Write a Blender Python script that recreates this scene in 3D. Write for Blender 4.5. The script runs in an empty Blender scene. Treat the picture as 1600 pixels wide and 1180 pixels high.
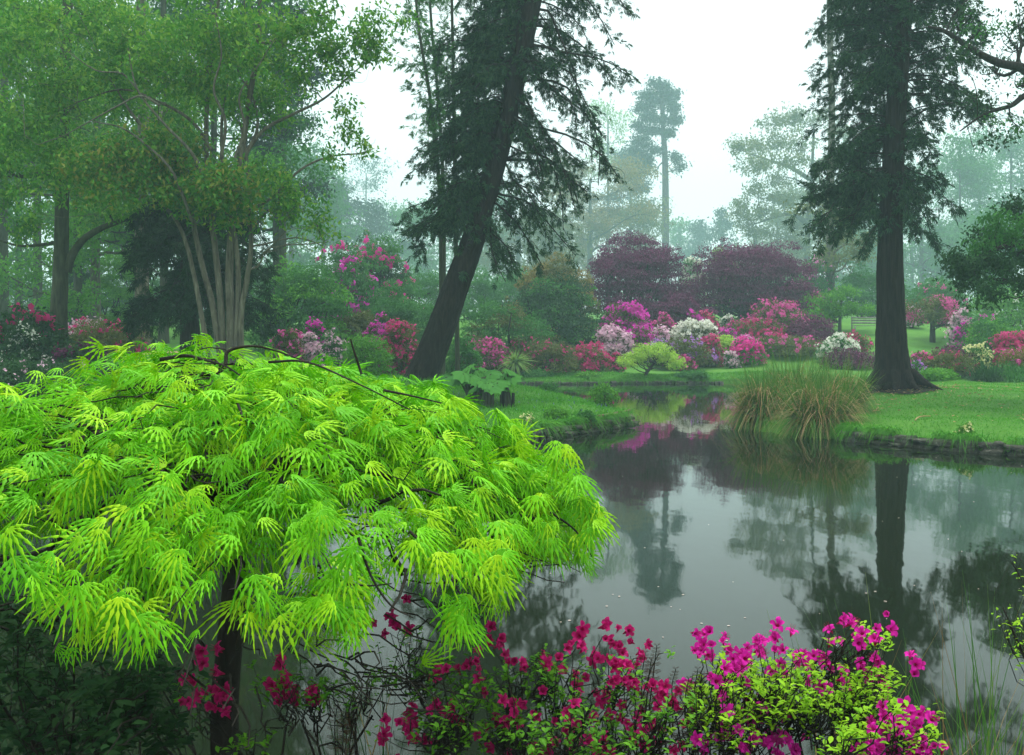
import bpy, math
import numpy as np
from mathutils import Vector, Matrix

# ---------------------------------------------------------------- camera, sky, sun, exposure
SC = bpy.context.scene
COL = SC.collection
F, HOR, H = 1555.56, 520.0, 2.1          # focal length in photo pixels, horizon row, eye height above the water
cam_d = bpy.data.cameras.new('camera'); cam_d.lens = 35; cam_d.sensor_width = 36
cam_d.shift_y = -(590 - HOR) / 1600; cam_d.clip_end = 2000; cam_d.clip_start = 0.05
cam = bpy.data.objects.new('camera', cam_d); COL.objects.link(cam)
cam.location = (0, 0, H); cam.rotation_euler = (math.radians(90), 0, 0)
SC.camera = cam

SUN_EL, SUN_AZ = math.radians(74), math.radians(20)      # azimuth from +Y towards +X
world = bpy.data.worlds.new('World'); SC.world = world; world.use_nodes = True
nt = world.node_tree; nt.nodes.clear()
sky = nt.nodes.new('ShaderNodeTexSky'); sky.sky_type = 'NISHITA'; sky.sun_disc = False
sky.sun_elevation = SUN_EL; sky.sun_rotation = SUN_AZ
sky.air_density = 1.0; sky.dust_density = 4.0; sky.ozone_density = 1.0
bw = nt.nodes.new('ShaderNodeRGBToBW')
mixs = nt.nodes.new('ShaderNodeMixRGB'); mixs.inputs[0].default_value = 0.88
tint = nt.nodes.new('ShaderNodeMixRGB'); tint.blend_type = 'MULTIPLY'; tint.inputs[0].default_value = 1.0
tint.inputs[2].default_value = (0.89, 1.0, 0.995, 1)
flat = nt.nodes.new('ShaderNodeMixRGB'); flat.inputs[0].default_value = 0.7; flat.inputs[2].default_value = (4.0, 4.0, 4.0, 1)   # overcast: brightness evened out
bg = nt.nodes.new('ShaderNodeBackground'); bg.inputs['Strength'].default_value = 0.15
wo = nt.nodes.new('ShaderNodeOutputWorld')
nt.links.new(sky.outputs[0], bw.inputs[0]); nt.links.new(sky.outputs[0], mixs.inputs[1])
nt.links.new(bw.outputs[0], mixs.inputs[2]); nt.links.new(mixs.outputs[0], flat.inputs[1]); nt.links.new(flat.outputs[0], tint.inputs[1])
nt.links.new(tint.outputs[0], bg.inputs['Color']); nt.links.new(bg.outputs[0], wo.inputs['Surface'])

sun_d = bpy.data.lights.new('sun', 'SUN'); sun_d.energy = 1.5; sun_d.angle = math.radians(45); sun_d.color = (1.0, 0.98, 0.93)
sun = bpy.data.objects.new('sun', sun_d); COL.objects.link(sun)
sdir = Vector((math.sin(SUN_AZ) * math.cos(SUN_EL), math.cos(SUN_AZ) * math.cos(SUN_EL), math.sin(SUN_EL)))
sun.rotation_euler = sdir.to_track_quat('Z', 'Y').to_euler()

SC.view_settings.view_transform = 'Standard'; SC.view_settings.look = 'None'
SC.view_settings.exposure = 1.3; SC.view_settings.gamma = 1
SC.cycles.max_bounces = 6; SC.cycles.diffuse_bounces = 2; SC.cycles.glossy_bounces = 3
SC.cycles.transmission_bounces = 3; SC.cycles.volume_bounces = 1; SC.cycles.transparent_max_bounces = 4
SC.cycles.sample_clamp_indirect = 4

HAZE_DENSITY = 0.0018

# ---------------------------------------------------------------- maths and mesh helpers
R = np.random.default_rng(11)
def U(a, b, n=None): return R.uniform(a, b, n)
def nrm(v): return v / np.maximum(np.linalg.norm(v, axis=-1, keepdims=True), 1e-9)
def ss(a, b, x):
    t = np.clip((x - a) / (b - a), 0, 1); return t * t * (3 - 2 * t)
def P(px, py, D): return np.array([(px - 800) / F * D, D, H - (py - HOR) / F * D])
def rvec(n): return nrm(R.normal(size=(n, 3)))

class MB:
    """collects vertices and faces, builds ONE mesh object"""
    def __init__(s): s.v = []; s.f = {3: [], 4: []}; s.n = 0
    def add(s, v, f):
        v = np.asarray(v, float).reshape(-1, 3); f = np.asarray(f, int)
        if len(v) == 0 or len(f) == 0: return
        s.v.append(v); s.f[f.shape[1]].append(f + s.n); s.n += len(v)
    def build(s, name, m, parent=None, smooth=False):
        me = bpy.data.meshes.new(name)
        V = np.concatenate(s.v) if s.v else np.zeros((0, 3))
        if parent is not None: V = V - np.array(world_loc(parent))
        T = np.concatenate(s.f[3]) if s.f[3] else np.zeros((0, 3), int)
        Q = np.concatenate(s.f[4]) if s.f[4] else np.zeros((0, 4), int)
        me.vertices.add(len(V)); me.vertices.foreach_set('co', V.astype(np.float32).ravel())
        nl = T.size + Q.size; npoly = len(T) + len(Q)
        me.loops.add(nl); me.loops.foreach_set('vertex_index', np.concatenate([T.ravel(), Q.ravel()]).astype(np.int32))
        me.polygons.add(npoly)
        st = np.concatenate([np.arange(len(T)) * 3, T.size + np.arange(len(Q)) * 4]).astype(np.int32)
        me.polygons.foreach_set('loop_start', st)
        if smooth: me.polygons.foreach_set('use_smooth', np.ones(npoly, bool))
        me.update(calc_edges=True); me.materials.append(m)
        o = bpy.data.objects.new(name, me); COL.objects.link(o)
        if parent is not None: o.parent = parent
        return o

def world_loc(o):
    l = Vector((0, 0, 0))
    while o is not None: l = l + o.location; o = o.parent
    return l
def thing(name, label, cat, loc, group=None):
    o = bpy.data.objects.new(name, None); COL.objects.link(o)
    o.location = tuple(float(c) for c in loc); o['label'] = label; o['category'] = cat; o.empty_display_size = .2
    if group: o['group'] = group
    return o
def tag(o, label=None, cat=None, group=None, kind=None):
    if label: o['label'] = label
    if cat: o['category'] = cat
    if group: o['group'] = group
    if kind: o['kind'] = kind
    return o

def spline(pts, k=6):
    p = np.asarray(pts, float)
    if len(p) < 3: return np.linspace(p[0], p[-1], k + 1)
    q = np.vstack([2 * p[0] - p[1], p, 2 * p[-1] - p[-2]]); out = []
    for i in range(1, len(q) - 2):
        t = np.linspace(0, 1, k, endpoint=False)[:, None]
        a, b, c, d = q[i - 1], q[i], q[i + 1], q[i + 2]
        out.append(.5 * ((2 * b) + (c - a) * t + (2 * a - 5 * b + 4 * c - d) * t ** 2 + (3 * b - a - 3 * c + d) * t ** 3))
    return np.vstack(out + [p[-1:]])
def tube(mb, pts, r0, r1=None, n=6, radii=None, flute=0.0, ridge=0.0):
    p = np.asarray(pts, float); k = len(p)
    if radii is None: radii = np.linspace(r0, r0 if r1 is None else r1, k)
    t = nrm(np.gradient(p, axis=0)); ref = np.array([0.31, .9, .29]); ref = ref / np.linalg.norm(ref)
    if abs(np.mean(t @ ref)) > .9: ref = np.array([1., 0, 0])
    a = nrm(np.cross(t, ref)); b = np.cross(t, a)
    th = np.arange(n) / n * 2 * np.pi
    rr = np.asarray(radii)[:, None] * np.ones(n)[None]
    if flute:
        rr = rr * (1 + flute * (np.sin(th * 5 + 1.3)[None] * .5 + R.normal(size=(1, n)) * .5) + R.normal(size=(k, n)) * flute * .25)
    if ridge:
        s_ = np.arange(k)[:, None] * .11; T_ = th[None]
        w = np.abs(np.sin(T_ * 6.5 + 1.1 * np.sin(s_ * 1.3) + .7 * np.sin(T_ * 2 + s_))) ** .7 + .6 * np.abs(np.sin(T_ * 13 + 1.6 * np.sin(s_ * 2.1 + T_))) + .35 * R.random((k, n))
        rr = rr * (1 + ridge * (w - 1.0))
    v = p[:, None, :] + rr[..., None] * (np.cos(th)[None, :, None] * a[:, None] + np.sin(th)[None, :, None] * b[:, None])
    i = np.arange(k - 1)[:, None] * n; j = np.arange(n)[None]
    f = np.stack([i + j, i + (j + 1) % n, i + n + (j + 1) % n, i + n + j], -1).reshape(-1, 4)
    mb.add(v, f)
def wob(a, b, k=6, amp=.08, sag=0.0):
    """a crooked polyline from a to b"""
    a = np.asarray(a, float); b = np.asarray(b, float); L = np.linalg.norm(b - a)
    t = np.linspace(0, 1, k + 1); p = a + (b - a) * t[:, None]
    for fq in (1, 2, 3): p = p + (amp * L * .55 / fq ** 1.2) * np.sin(np.pi * fq * t)[:, None] * R.normal(size=(1, 3))
    p[:, 2] += sag * L * np.sin(np.pi * t)
    return p

# leaf templates: (u along, v across, w out) and faces
T_DIA = (np.array([(0, 0, 0), (.45, .5, .1), (1, 0, -.05), (.45, -.5, .1)]), np.array([(0, 3, 2), (0, 2, 1)]))
T_LEAF = (np.array([(0, 0, 0), (.3, .42, .08), (.65, .4, .06), (1, 0, -.12), (.65, -.4, .06), (.3, -.42, .08), (.5, 0, -.02)]),
          np.array([(0, 6, 1), (1, 6, 2), (2, 6, 3), (3, 6, 4), (4, 6, 5), (5, 6, 0)]))
def _spray(n=5, spread=1.0):
    V = []; Fc = []
    for i in range(n):
        a = (i - (n - 1) / 2) / ((n - 1) / 2) * spread; l = 1 - .35 * abs(a) / spread
        x0 = .12 * (i % 2); c, s_ = math.cos(a), math.sin(a)
        b = len(V); w = .07
        V += [(x0, 0, 0), (x0 + l * .5 * c - w * s_, l * .5 * s_ + w * c, .05), (x0 + l * c, l * s_, -.1), (x0 + l * .5 * c + w * s_, l * .5 * s_ - w * c, .05)]
        Fc += [(b, b + 3, b + 2), (b, b + 2, b + 1)]
    return np.array(V), np.array(Fc)
T_SPRAY = _spray(5, 1.0)
def _feather(n=7):
    V = [(0, 0, 0), (.5, .03, 0), (1, 0, -.06), (.5, -.03, 0)]; Fc = [(0, 3, 2), (0, 2, 1)]
    for i in range(n):
        u = .1 + .8 * i / n; l = .42 * (1 - .55 * u)
        for s_ in (-1, 1):
            b = len(V); V += [(u, 0, 0), (u + .09 + l * .5, s_ * l * .8, -.02), (u + .02 + l * .55, s_ * l, -.03)]
            Fc += [(b, b + 1, b + 2)]
    return np.array(V), np.array(Fc)
T_FEATHER = _feather()
def _blossom():
    V = [(0, 0, 0)]; Fc = []
    for i in range(5):
        a = i / 5 * 2 * np.pi; d = .62
        V += [(.5 * math.cos(a - d) * .8, .5 * math.sin(a - d) * .8, .12), (.5 * math.cos(a), .5 * math.sin(a), .02), (.5 * math.cos(a + d) * .8, .5 * math.sin(a + d) * .8, .12)]
        b = 1 + 3 * i; Fc += [(0, b, b + 1), (0, b + 1, b + 2)]
    return np.array(V), np.array(Fc)
T_BLOS = _blossom()
def scatter(mb, tm, p, d, n, L, W=None, droop=0.0):
    V, Fc = tm; p = np.asarray(p, float); N = len(p)
    if N == 0: return
    L = np.broadcast_to(np.asarray(L, float), (N,)); W = L * .5 if W is None else np.broadcast_to(np.asarray(W, float), (N,))
    d = nrm(d); s = nrm(np.cross(n, d)); n = np.cross(d, s)
    o = p[:, None] + V[None, :, 0, None] * L[:, None, None] * d[:, None] + V[None, :, 1, None] * W[:, None, None] * s[:, None] + V[None, :, 2, None] * L[:, None, None] * n[:, None]
    if droop: o[..., 2] -= droop * L[:, None] * V[None, :, 0] ** 2
    f = (np.arange(N) * len(V))[:, None, None] + Fc[None]
    mb.add(o.reshape(-1, 3), f.reshape(-1, Fc.shape[1]))
def orient(n, up=.6, spread=1.0, droop=.3, out=None):
    nn = R.normal(size=(n, 3)) * spread * .5 + np.array([0, 0, up])
    if out is not None: nn = nn + out * .7
    d = R.normal(size=(n, 3)); d[:, 2] -= droop
    if out is not None: d = d + out * .8
    return d, nrm(nn)

# ---------------------------------------------------------------- materials
def newmat(name):
    m = bpy.data.materials.new(name); m.use_nodes = True; t = m.node_tree; t.nodes.clear()
    return m, t, t.nodes.new('ShaderNodeOutputMaterial')
def ramp(t, stops):
    r = t.nodes.new('ShaderNodeValToRGB'); e = r.color_ramp.elements
    e[0].position, e[0].color = stops[0][0], (*stops[0][1], 1); e[1].position, e[1].color = stops[-1][0], (*stops[-1][1], 1)
    for p_, c in stops[1:-1]:
        q = e.new(p_); q.color = (*c, 1)
    return r
def leafmat(name, a, b, c=None, tr=.3, rough=.6, spec=.12, scale=.7):
    """leaf or petal: colour varies from leaf to leaf and slowly over the plant; part of the light passes through"""
    m, t, o = newmat(name); L = t.links.new
    g = t.nodes.new('ShaderNodeNewGeometry'); tc = t.nodes.new('ShaderNodeTexCoord')
    nz = t.nodes.new('ShaderNodeTexNoise'); nz.inputs['Scale'].default_value = scale; nz.inputs['Detail'].default_value = 2
    L(tc.outputs['Object'], nz.inputs['Vector'])
    ad = t.nodes.new('ShaderNodeMath'); ad.operation = 'MULTIPLY_ADD'; ad.inputs[1].default_value = .62; 
    mu = t.nodes.new('ShaderNodeMath'); mu.operation = 'MULTIPLY'; mu.inputs[1].default_value = .5
    L(nz.outputs[0], mu.inputs[0]); L(g.outputs['Random Per Island'], ad.inputs[0]); L(mu.outputs[0], ad.inputs[2])
    st = [(0.12, a), (0.85, b)] if c is None else [(0.12, a), (.6, b), (.92, c)]
    r = ramp(t, st); L(ad.outputs[0], r.inputs[0])
    p = t.nodes.new('ShaderNodeBsdfPrincipled'); p.inputs['Roughness'].default_value = rough; p.inputs['Specular IOR Level'].default_value = spec
    tl = t.nodes.new('ShaderNodeBsdfTranslucent'); mx = t.nodes.new('ShaderNodeMixShader'); mx.inputs[0].default_value = tr
    L(r.outputs[0], p.inputs['Base Color']); L(r.outputs[0], tl.inputs['Color'])
    L(p.outputs[0], mx.inputs[1]); L(tl.outputs[0], mx.inputs[2]); L(mx.outputs[0], o.inputs['Surface'])
    return m
def barkmat(name, a, b, sc=6, stretch=.15, bump=.6, c=None):
    m, t, o = newmat(name); L = t.links.new
    tc = t.nodes.new('ShaderNodeTexCoord'); mp = t.nodes.new('ShaderNodeMapping'); mp.inputs['Scale'].default_value = (sc, sc, sc * stretch)
    L(tc.outputs['Object'], mp.inputs['Vector'])
    n1 = t.nodes.new('ShaderNodeTexNoise'); n1.inputs['Scale'].default_value = 1.6; n1.inputs['Detail'].default_value = 6; n1.inputs['Roughness'].default_value = .65; n1.inputs['Distortion'].default_value = .6
    L(mp.outputs[0], n1.inputs['Vector'])
    r = ramp(t, [(.32, a), (.68, b)] if c is None else [(.3, a), (.58, b), (.72, c)]); L(n1.outputs[0], r.inputs[0])
    p = t.nodes.new('ShaderNodeBsdfPrincipled'); p.inputs['Roughness'].default_value = .85; p.inputs['Specular IOR Level'].default_value = .2
    bp = t.nodes.new('ShaderNodeBump'); bp.inputs['Strength'].default_value = bump; bp.inputs['Distance'].default_value = .06
    L(n1.outputs[0], bp.inputs['Height']); L(bp.outputs[0], p.inputs['Normal']); L(r.outputs[0], p.inputs['Base Color']); L(p.outputs[0], o.inputs['Surface'])
    return m
def groundmat(name, stops, sc=1.2, bump=.4, fine=30):
    m, t, o = newmat(name); L = t.links.new
    tc = t.nodes.new('ShaderNodeTexCoord')
    n1 = t.nodes.new('ShaderNodeTexNoise'); n1.inputs['Scale'].default_value = sc; n1.inputs['Detail'].default_value = 8; n1.inputs['Roughness'].default_value = .7
    n2 = t.nodes.new('ShaderNodeTexNoise'); n2.inputs['Scale'].default_value = fine; n2.inputs['Detail'].default_value = 4
    L(tc.outputs['Object'], n1.inputs['Vector']); L(tc.outputs['Object'], n2.inputs['Vector'])
    mx = t.nodes.new('ShaderNodeMath'); mx.operation = 'MULTIPLY_ADD'; mx.inputs[1].default_value = .5
    hf = t.nodes.new('ShaderNodeMath'); hf.operation = 'MULTIPLY'; hf.inputs[1].default_value = .5
    L(n2.outputs[0], hf.inputs[0]); L(n1.outputs[0], mx.inputs[0]); L(hf.outputs[0], mx.inputs[2])
    r = ramp(t, stops); L(mx.outputs[0], r.inputs[0])
    p = t.nodes.new('ShaderNodeBsdfPrincipled'); p.inputs['Roughness'].default_value = .9; p.inputs['Specular IOR Level'].default_value = .15
    bp = t.nodes.new('ShaderNodeBump'); bp.inputs['Strength'].default_value = bump; bp.inputs['Distance'].default_value = .05
    L(n2.outputs[0], bp.inputs['Height']); L(bp.outputs[0], p.inputs['Normal']); L(r.outputs[0], p.inputs['Base Color']); L(p.outputs[0], o.inputs['Surface'])
    return m

M = {}
# foliage
M['maple'] = leafmat('lime_maple_leaf', (.06, .30, .004), (.18, .55, .006), (.40, .65, .010), tr=.2, rough=.45, scale=2.5)
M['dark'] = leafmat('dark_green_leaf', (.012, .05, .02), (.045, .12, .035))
M['mid'] = leafmat('mid_green_leaf', (.03, .14, .03), (.08, .26, .045))
M['bright'] = leafmat('bright_green_leaf', (.055, .22, .022), (.15, .40, .035))
M['light'] = leafmat('pale_green_leaf', (.14, .30, .06), (.28, .44, .10))
M['lime'] = leafmat('lime_leaf', (.28, .54, .05), (.50, .70, .11), tr=.4)
M['olive'] = leafmat('olive_leaf', (.07, .10, .025), (.15, .17, .045))
M['tan'] = leafmat('tan_new_leaf', (.12, .14, .03), (.30, .22, .06))
M['purple'] = leafmat('purple_maple_leaf', (.05, .011, .034), (.13, .022, .080), (.26, .05, .16), scale=.5)
M['redwood'] = leafmat('redwood_needles', (.008, .036, .022), (.028, .085, .04), (.07, .16, .06), tr=.25)
M['redwood2'] = leafmat('leaning_tree_needles', (.008, .036, .022), (.03, .09, .038), (.08, .17, .06), tr=.25)
M['yew'] = leafmat('yew_needles', (.008, .035, .015), (.03, .085, .03), tr=.2)
M['camellia'] = leafmat('stem_tree_leaf', (.025, .14, .018), (.10, .31, .028), (.34, .31, .06), tr=.35)
M['emerald'] = leafmat('emerald_leaf', (.03, .15, .018), (.11, .33, .028), (.27, .44, .05))
M['throat'] = leafmat('petal_throat', (.30, .003, .05), (.45, .006, .10), tr=.3)
M['oak'] = leafmat('oak_leaf', (.08, .13, .035), (.2, .22, .06))
M['pine'] = leafmat('pine_needles', (.03, .07, .06), (.06, .11, .08), tr=.2)
M['grass'] = leafmat('lawn_grass', (.03, .18, .010), (.085, .33, .018), (.15, .36, .04), tr=.3, scale=1.2)
M['sedge'] = leafmat('sedge_blade', (.025, .10, .015), (.09, .24, .035), (.22, .27, .06), tr=.3, scale=2.5)
M['straw'] = leafmat('dry_sedge_blade', (.13, .08, .035), (.40, .26, .11), (.55, .42, .22), tr=.2)
M['azleaf'] = leafmat('azalea_new_leaf', (.16, .42, .012), (.34, .60, .02), tr=.4, scale=3)
M['azdark'] = leafmat('azalea_leaf', (.05, .20, .015), (.15, .38, .02), tr=.35, scale=3)
M['gunnera'] = leafmat('gunnera_leaf', (.03, .14, .025), (.09, .28, .05), tr=.2, rough=.8, spec=.08)
M['violet'] = leafmat('bluebell', (.10, .07, .35), (.20, .12, .50))
M['fern'] = leafmat('brown_fern', (.045, .02, .012), (.10, .05, .03), tr=.2)
# blossoms
M['magenta'] = leafmat('magenta_petal', (.62, .015, .40), (.86, .06, .62), tr=.4)
M['hot'] = leafmat('hot_pink_petal', (.70, .01, .30), (.90, .03, .45), tr=.4)
M['pink'] = leafmat('pink_petal', (.70, .16, .46), (.88, .34, .66), tr=.4)
M['pale'] = leafmat('pale_pink_petal', (.72, .40, .55), (.88, .62, .74), tr=.4)
M['white'] = leafmat('white_petal', (.70, .70, .58), (.88, .88, .80), tr=.4)
M['crimson'] = leafmat('crimson_petal', (.46, .012, .13), (.70, .04, .26), tr=.35)
M['coral'] = leafmat('coral_petal', (.50, .022, .15), (.76, .07, .30), tr=.35)
M['rose'] = leafmat('rose_petal', (.58, .045, .28), (.82, .13, .46), tr=.4)
M['lilac'] = leafmat('lilac_petal', (.45, .15, .62), (.65, .32, .80), tr=.4)
M['cream'] = leafmat('cream_petal', (.68, .66, .25), (.85, .82, .45), tr=.4)
M['near_magenta'] = leafmat('near_magenta_petal', (.60, .008, .28), (.82, .02, .46), tr=.35, scale=9)
M['near_crimson'] = leafmat('near_crimson_petal', (.38, .004, .09), (.64, .012, .20), tr=.35, scale=9)
M['petal'] = leafmat('fallen_petal', (.38, .24, .20), (.62, .52, .46), tr=.1)
# wood, stone, ground
M['bark_red'] = barkmat('redwood_bark', (.004, .0035, .003), (.036, .027, .021), sc=11, stretch=.07, bump=1.0)
M['bark_lean'] = barkmat('furrowed_bark', (.004, .0035, .003), (.026, .020, .016), sc=9, stretch=.12, bump=1.0, c=(.05, .038, .032))
M['bark_grey'] = barkmat('grey_bark', (.045, .04, .03), (.15, .14, .10), sc=9, stretch=.15, c=(.24, .23, .17))
M['bark_green'] = barkmat('mossy_bark', (.03, .035, .022), (.085, .095, .055), sc=8, stretch=.15)
M['bark_dark'] = barkmat('dark_bark', (.012, .010, .008), (.045, .038, .030), sc=12, stretch=.2)
M['bark_pine'] = barkmat('pine_bark', (.05, .04, .045), (.12, .10, .10), sc=5, stretch=.2)
M['stone'] = barkmat('edging_stone', (.02, .022, .014), (.085, .085, .065), sc=6, stretch=1, bump=.9, c=(.24, .23, .19))
M['timber'] = barkmat('wet_timber', (.07, .05, .03), (.26, .18, .10), sc=8, stretch=.3)
M['lawn'] = groundmat('lawn_soil', [(.3, (.03, .10, .010)), (.5, (.065, .19, .018)), (.72, (.13, .27, .04))], sc=.8)
M['litter'] = groundmat('leaf_litter_soil', [(.3, (.006, .006, .003)), (.5, (.016, .014, .008)), (.8, (.04, .03, .018))], sc=6, fine=60)
M['path'] = groundmat('sand_path', [(.3, (.30, .18, .10)), (.7, (.48, .31, .19))], sc=2)

# ---------------------------------------------------------------- terrain, water
POND = np.array([(-14, 5.0), (-6, 4.3), (-2, 3.85), (0, 3.65), (3, 3.65), (6, 3.9), (12, 5.0), (18, 8), (18, 13.6), (12, 15.4), (8.75, 17.0), (6.8, 19.1),
                 (5.5, 20.6), (5.0, 22.3), (5.8, 25), (7.6, 29), (9, 34), (10.5, 38), (10, 41), (6, 41.3), (2, 40.7), (-2, 41), (-6, 40), (-8, 37),
                 (-5, 34.5), (-1.5, 33), (.4, 31.5), (1.3, 29.5), (2.3, 26.5), (2.8, 24.2), (2.7, 23.1), (1.2, 20.6), (-.1, 18.9), (-2.5, 18), (-6, 17), (-10, 16), (-16, 15)])
def inside(x, y, poly=POND):
    x = np.asarray(x, float); y = np.asarray(y, float); c = np.zeros(x.shape, bool); j = len(poly) - 1
    for i in range(len(poly)):
        xi, yi = poly[i]; xj, yj = poly[j]
        c ^= ((yi > y) != (yj > y)) & (x < (xj - xi) * (y - yi) / (yj - yi + 1e-12) + xi); j = i
    return c
def edge_dist(x, y, poly=POND):
    x = np.asarray(x, float); y = np.asarray(y, float); d = np.full(x.shape, 1e9)
    for i in range(len(poly)):
        a = poly[i]; b = poly[(i + 1) % len(poly)]; ab = b - a
        t = np.clip(((x - a[0]) * ab[0] + (y - a[1]) * ab[1]) / (ab @ ab), 0, 1)
        d = np.minimum(d, np.hypot(x - a[0] - t * ab[0], y - a[1] - t * ab[1]))
    return d
def land(x, y):
    x = np.asarray(x, float); y = np.asarray(y, float)
    zf = .36 + ss(43, 62, y) * 2.5 + ss(62, 150, y) * 2.2
    zl = .45 + ss(7, 27, y) * .85 + ss(27, 62, y) * 1.2 + ss(62, 150, y) * 2.6
    l = ss(-4.5, -10, x); z = zf * (1 - l) + zl * l
    z = z + .55 * np.exp(-((x + 2.6) ** 2 + (y - 27) ** 2) / 9) + .16 * np.exp(-((x - 10.5) ** 2 + (y - 27) ** 2) / 6)
    z = z + ss(8, 13, x) * ss(17, 24, y) * .12
    z = np.where((y > 10) & (y < 47), z * (.56 + .44 * ss(.05, 1.3, edge_dist(x, y))), z)      # banks come down to the waterline
    return z + .04 * np.sin(x * 1.7 + y * .9) * np.sin(y * 1.3 - x * .5)
def ground(x, y): return float(land(np.array(x), np.array(y)))

def axis(lo, a, b, hi, fine, ratio=1.25):
    m = list(np.arange(a, b + 1e-6, fine)); s = fine; v = b
    while v < hi: s = min(s * ratio, 14); v += s; m.append(min(v, hi))
    s = fine; v = a
    while v > lo: s = min(s * ratio, 14); v -= s; m.insert(0, max(v, lo))
    return np.unique(np.array(m))
gx = axis(-390, -12, 17, 390, .22); gy = axis(-26, 2, 44, 410, .22)
X, Y = np.meshgrid(gx, gy); ins = inside(X, Y)
Z = np.where(ins, -.8 + .65 * np.exp(-edge_dist(X, Y) * 2.2), land(X, Y))
nx, ny = len(gx), len(gy)
i = np.arange(ny - 1)[:, None] * nx; j = np.arange(nx - 1)[None]
mb = MB(); mb.add(np.stack([X, Y, Z], -1), np.stack([i + j, i + j + 1, i + nx + j + 1, i + nx + j], -1).reshape(-1, 4))
tag(mb.build('ground', M['lawn'], smooth=True), kind='structure', label='green lawns and planted banks round the garden pond')

m, t, o = newmat('pond_water'); L = t.links.new
pr = t.nodes.new('ShaderNodeBsdfPrincipled'); pr.inputs['Base Color'].default_value = (.009, .014, .007, 1)
pr.inputs['Roughness'].default_value = .035; pr.inputs['IOR'].default_value = 1.285
tc = t.nodes.new('ShaderNodeTexCoord'); mp = t.nodes.new('ShaderNodeMapping'); mp.inputs['Scale'].default_value = (1.1, .5, 1)
n1 = t.nodes.new('ShaderNodeTexNoise'); n1.inputs['Scale'].default_value = 1.6; n1.inputs['Detail'].default_value = 3
bp = t.nodes.new('ShaderNodeBump'); bp.inputs['Strength'].default_value = .05; bp.inputs['Distance'].default_value = .06
L(tc.outputs['Object'], mp.inputs[0]); L(mp.outputs[0], n1.inputs['Vector']); L(n1.outputs[0], bp.inputs['Height']); L(bp.outputs[0], pr.inputs['Normal']); L(pr.outputs[0], o.inputs['Surface'])
mb = MB(); mb.add([(-20, 3.5, 0), (20, 3.5, 0), (20, 43, 0), (-20, 43, 0)], [(0, 1, 2, 3)])
tag(mb.build('water', m), kind='structure', label='still dark pond water mirroring the misty trees')

mb = MB()   # bare leaf litter along the near bank, a finger above the ground sheet
xs = np.linspace(-14, 12, 66); V = []
for x in xs:
    ye = np.interp(x, POND[:7, 0], POND[:7, 1]) - .12
    V += [(x, y, ground(x, y) + .012) for y in np.linspace(-2, ye, 16)]
i = np.arange(65)[:, None] * 16; j = np.arange(15)[None]
mb.add(np.array(V), np.stack([i + j, i + j + 16, i + j + 17, i + j + 1], -1).reshape(-1, 4))
tag(mb.build('bank_soil_ground', M['litter'], smooth=True), kind='structure', label='dark leaf litter on the near bank')
mb = MB()   # sandy path between the left-hand beds, draped 2 cm above the ground
xs = np.linspace(-17.5, -10.5, 30); yc = 33.2 + .25 * np.sin(xs)
V = np.array([[(x, y + s * .75, ground(x, y + s * .75) + .03) for s in (-1, -.3, .3, 1)] for x, y in zip(xs, yc)]).reshape(-1, 3)
i = np.arange(29)[:, None] * 4; j = np.arange(3)[None]
mb.add(V, np.stack([i + j, i + j + 4, i + j + 5, i + j + 1], -1).reshape(-1, 4))
tag(mb.build('path', M['path'], smooth=True), kind='structure', label='sandy path curving between the shrub beds')
# ---------------------------------------------------------------- builders: shrubs and trees
def clump_leaves(mb, c, r, n, tm, L, W=None, up=.5, droop=.3, shell=.75, top=.0, gdroop=.15):
    """n leaves near the skin of an ellipsoid clump"""
    if n < 1: return
    d = rvec(n); d[:, 2] = np.abs(d[:, 2]) * (1 - top) + d[:, 2] * top; d = nrm(d)
    p = np.asarray(c) + d * np.asarray(r) * U(shell, 1.08, n)[:, None]
    p = p + R.normal(size=(n, 3)) * np.asarray(r) * .05
    dd, nn = orient(n, up, .9, droop, d)
    L_ = L * U(.7, 1.3, n); scatter(mb, tm, p, dd, nn, L_, None if W is None else L_ * W, gdroop)

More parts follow.
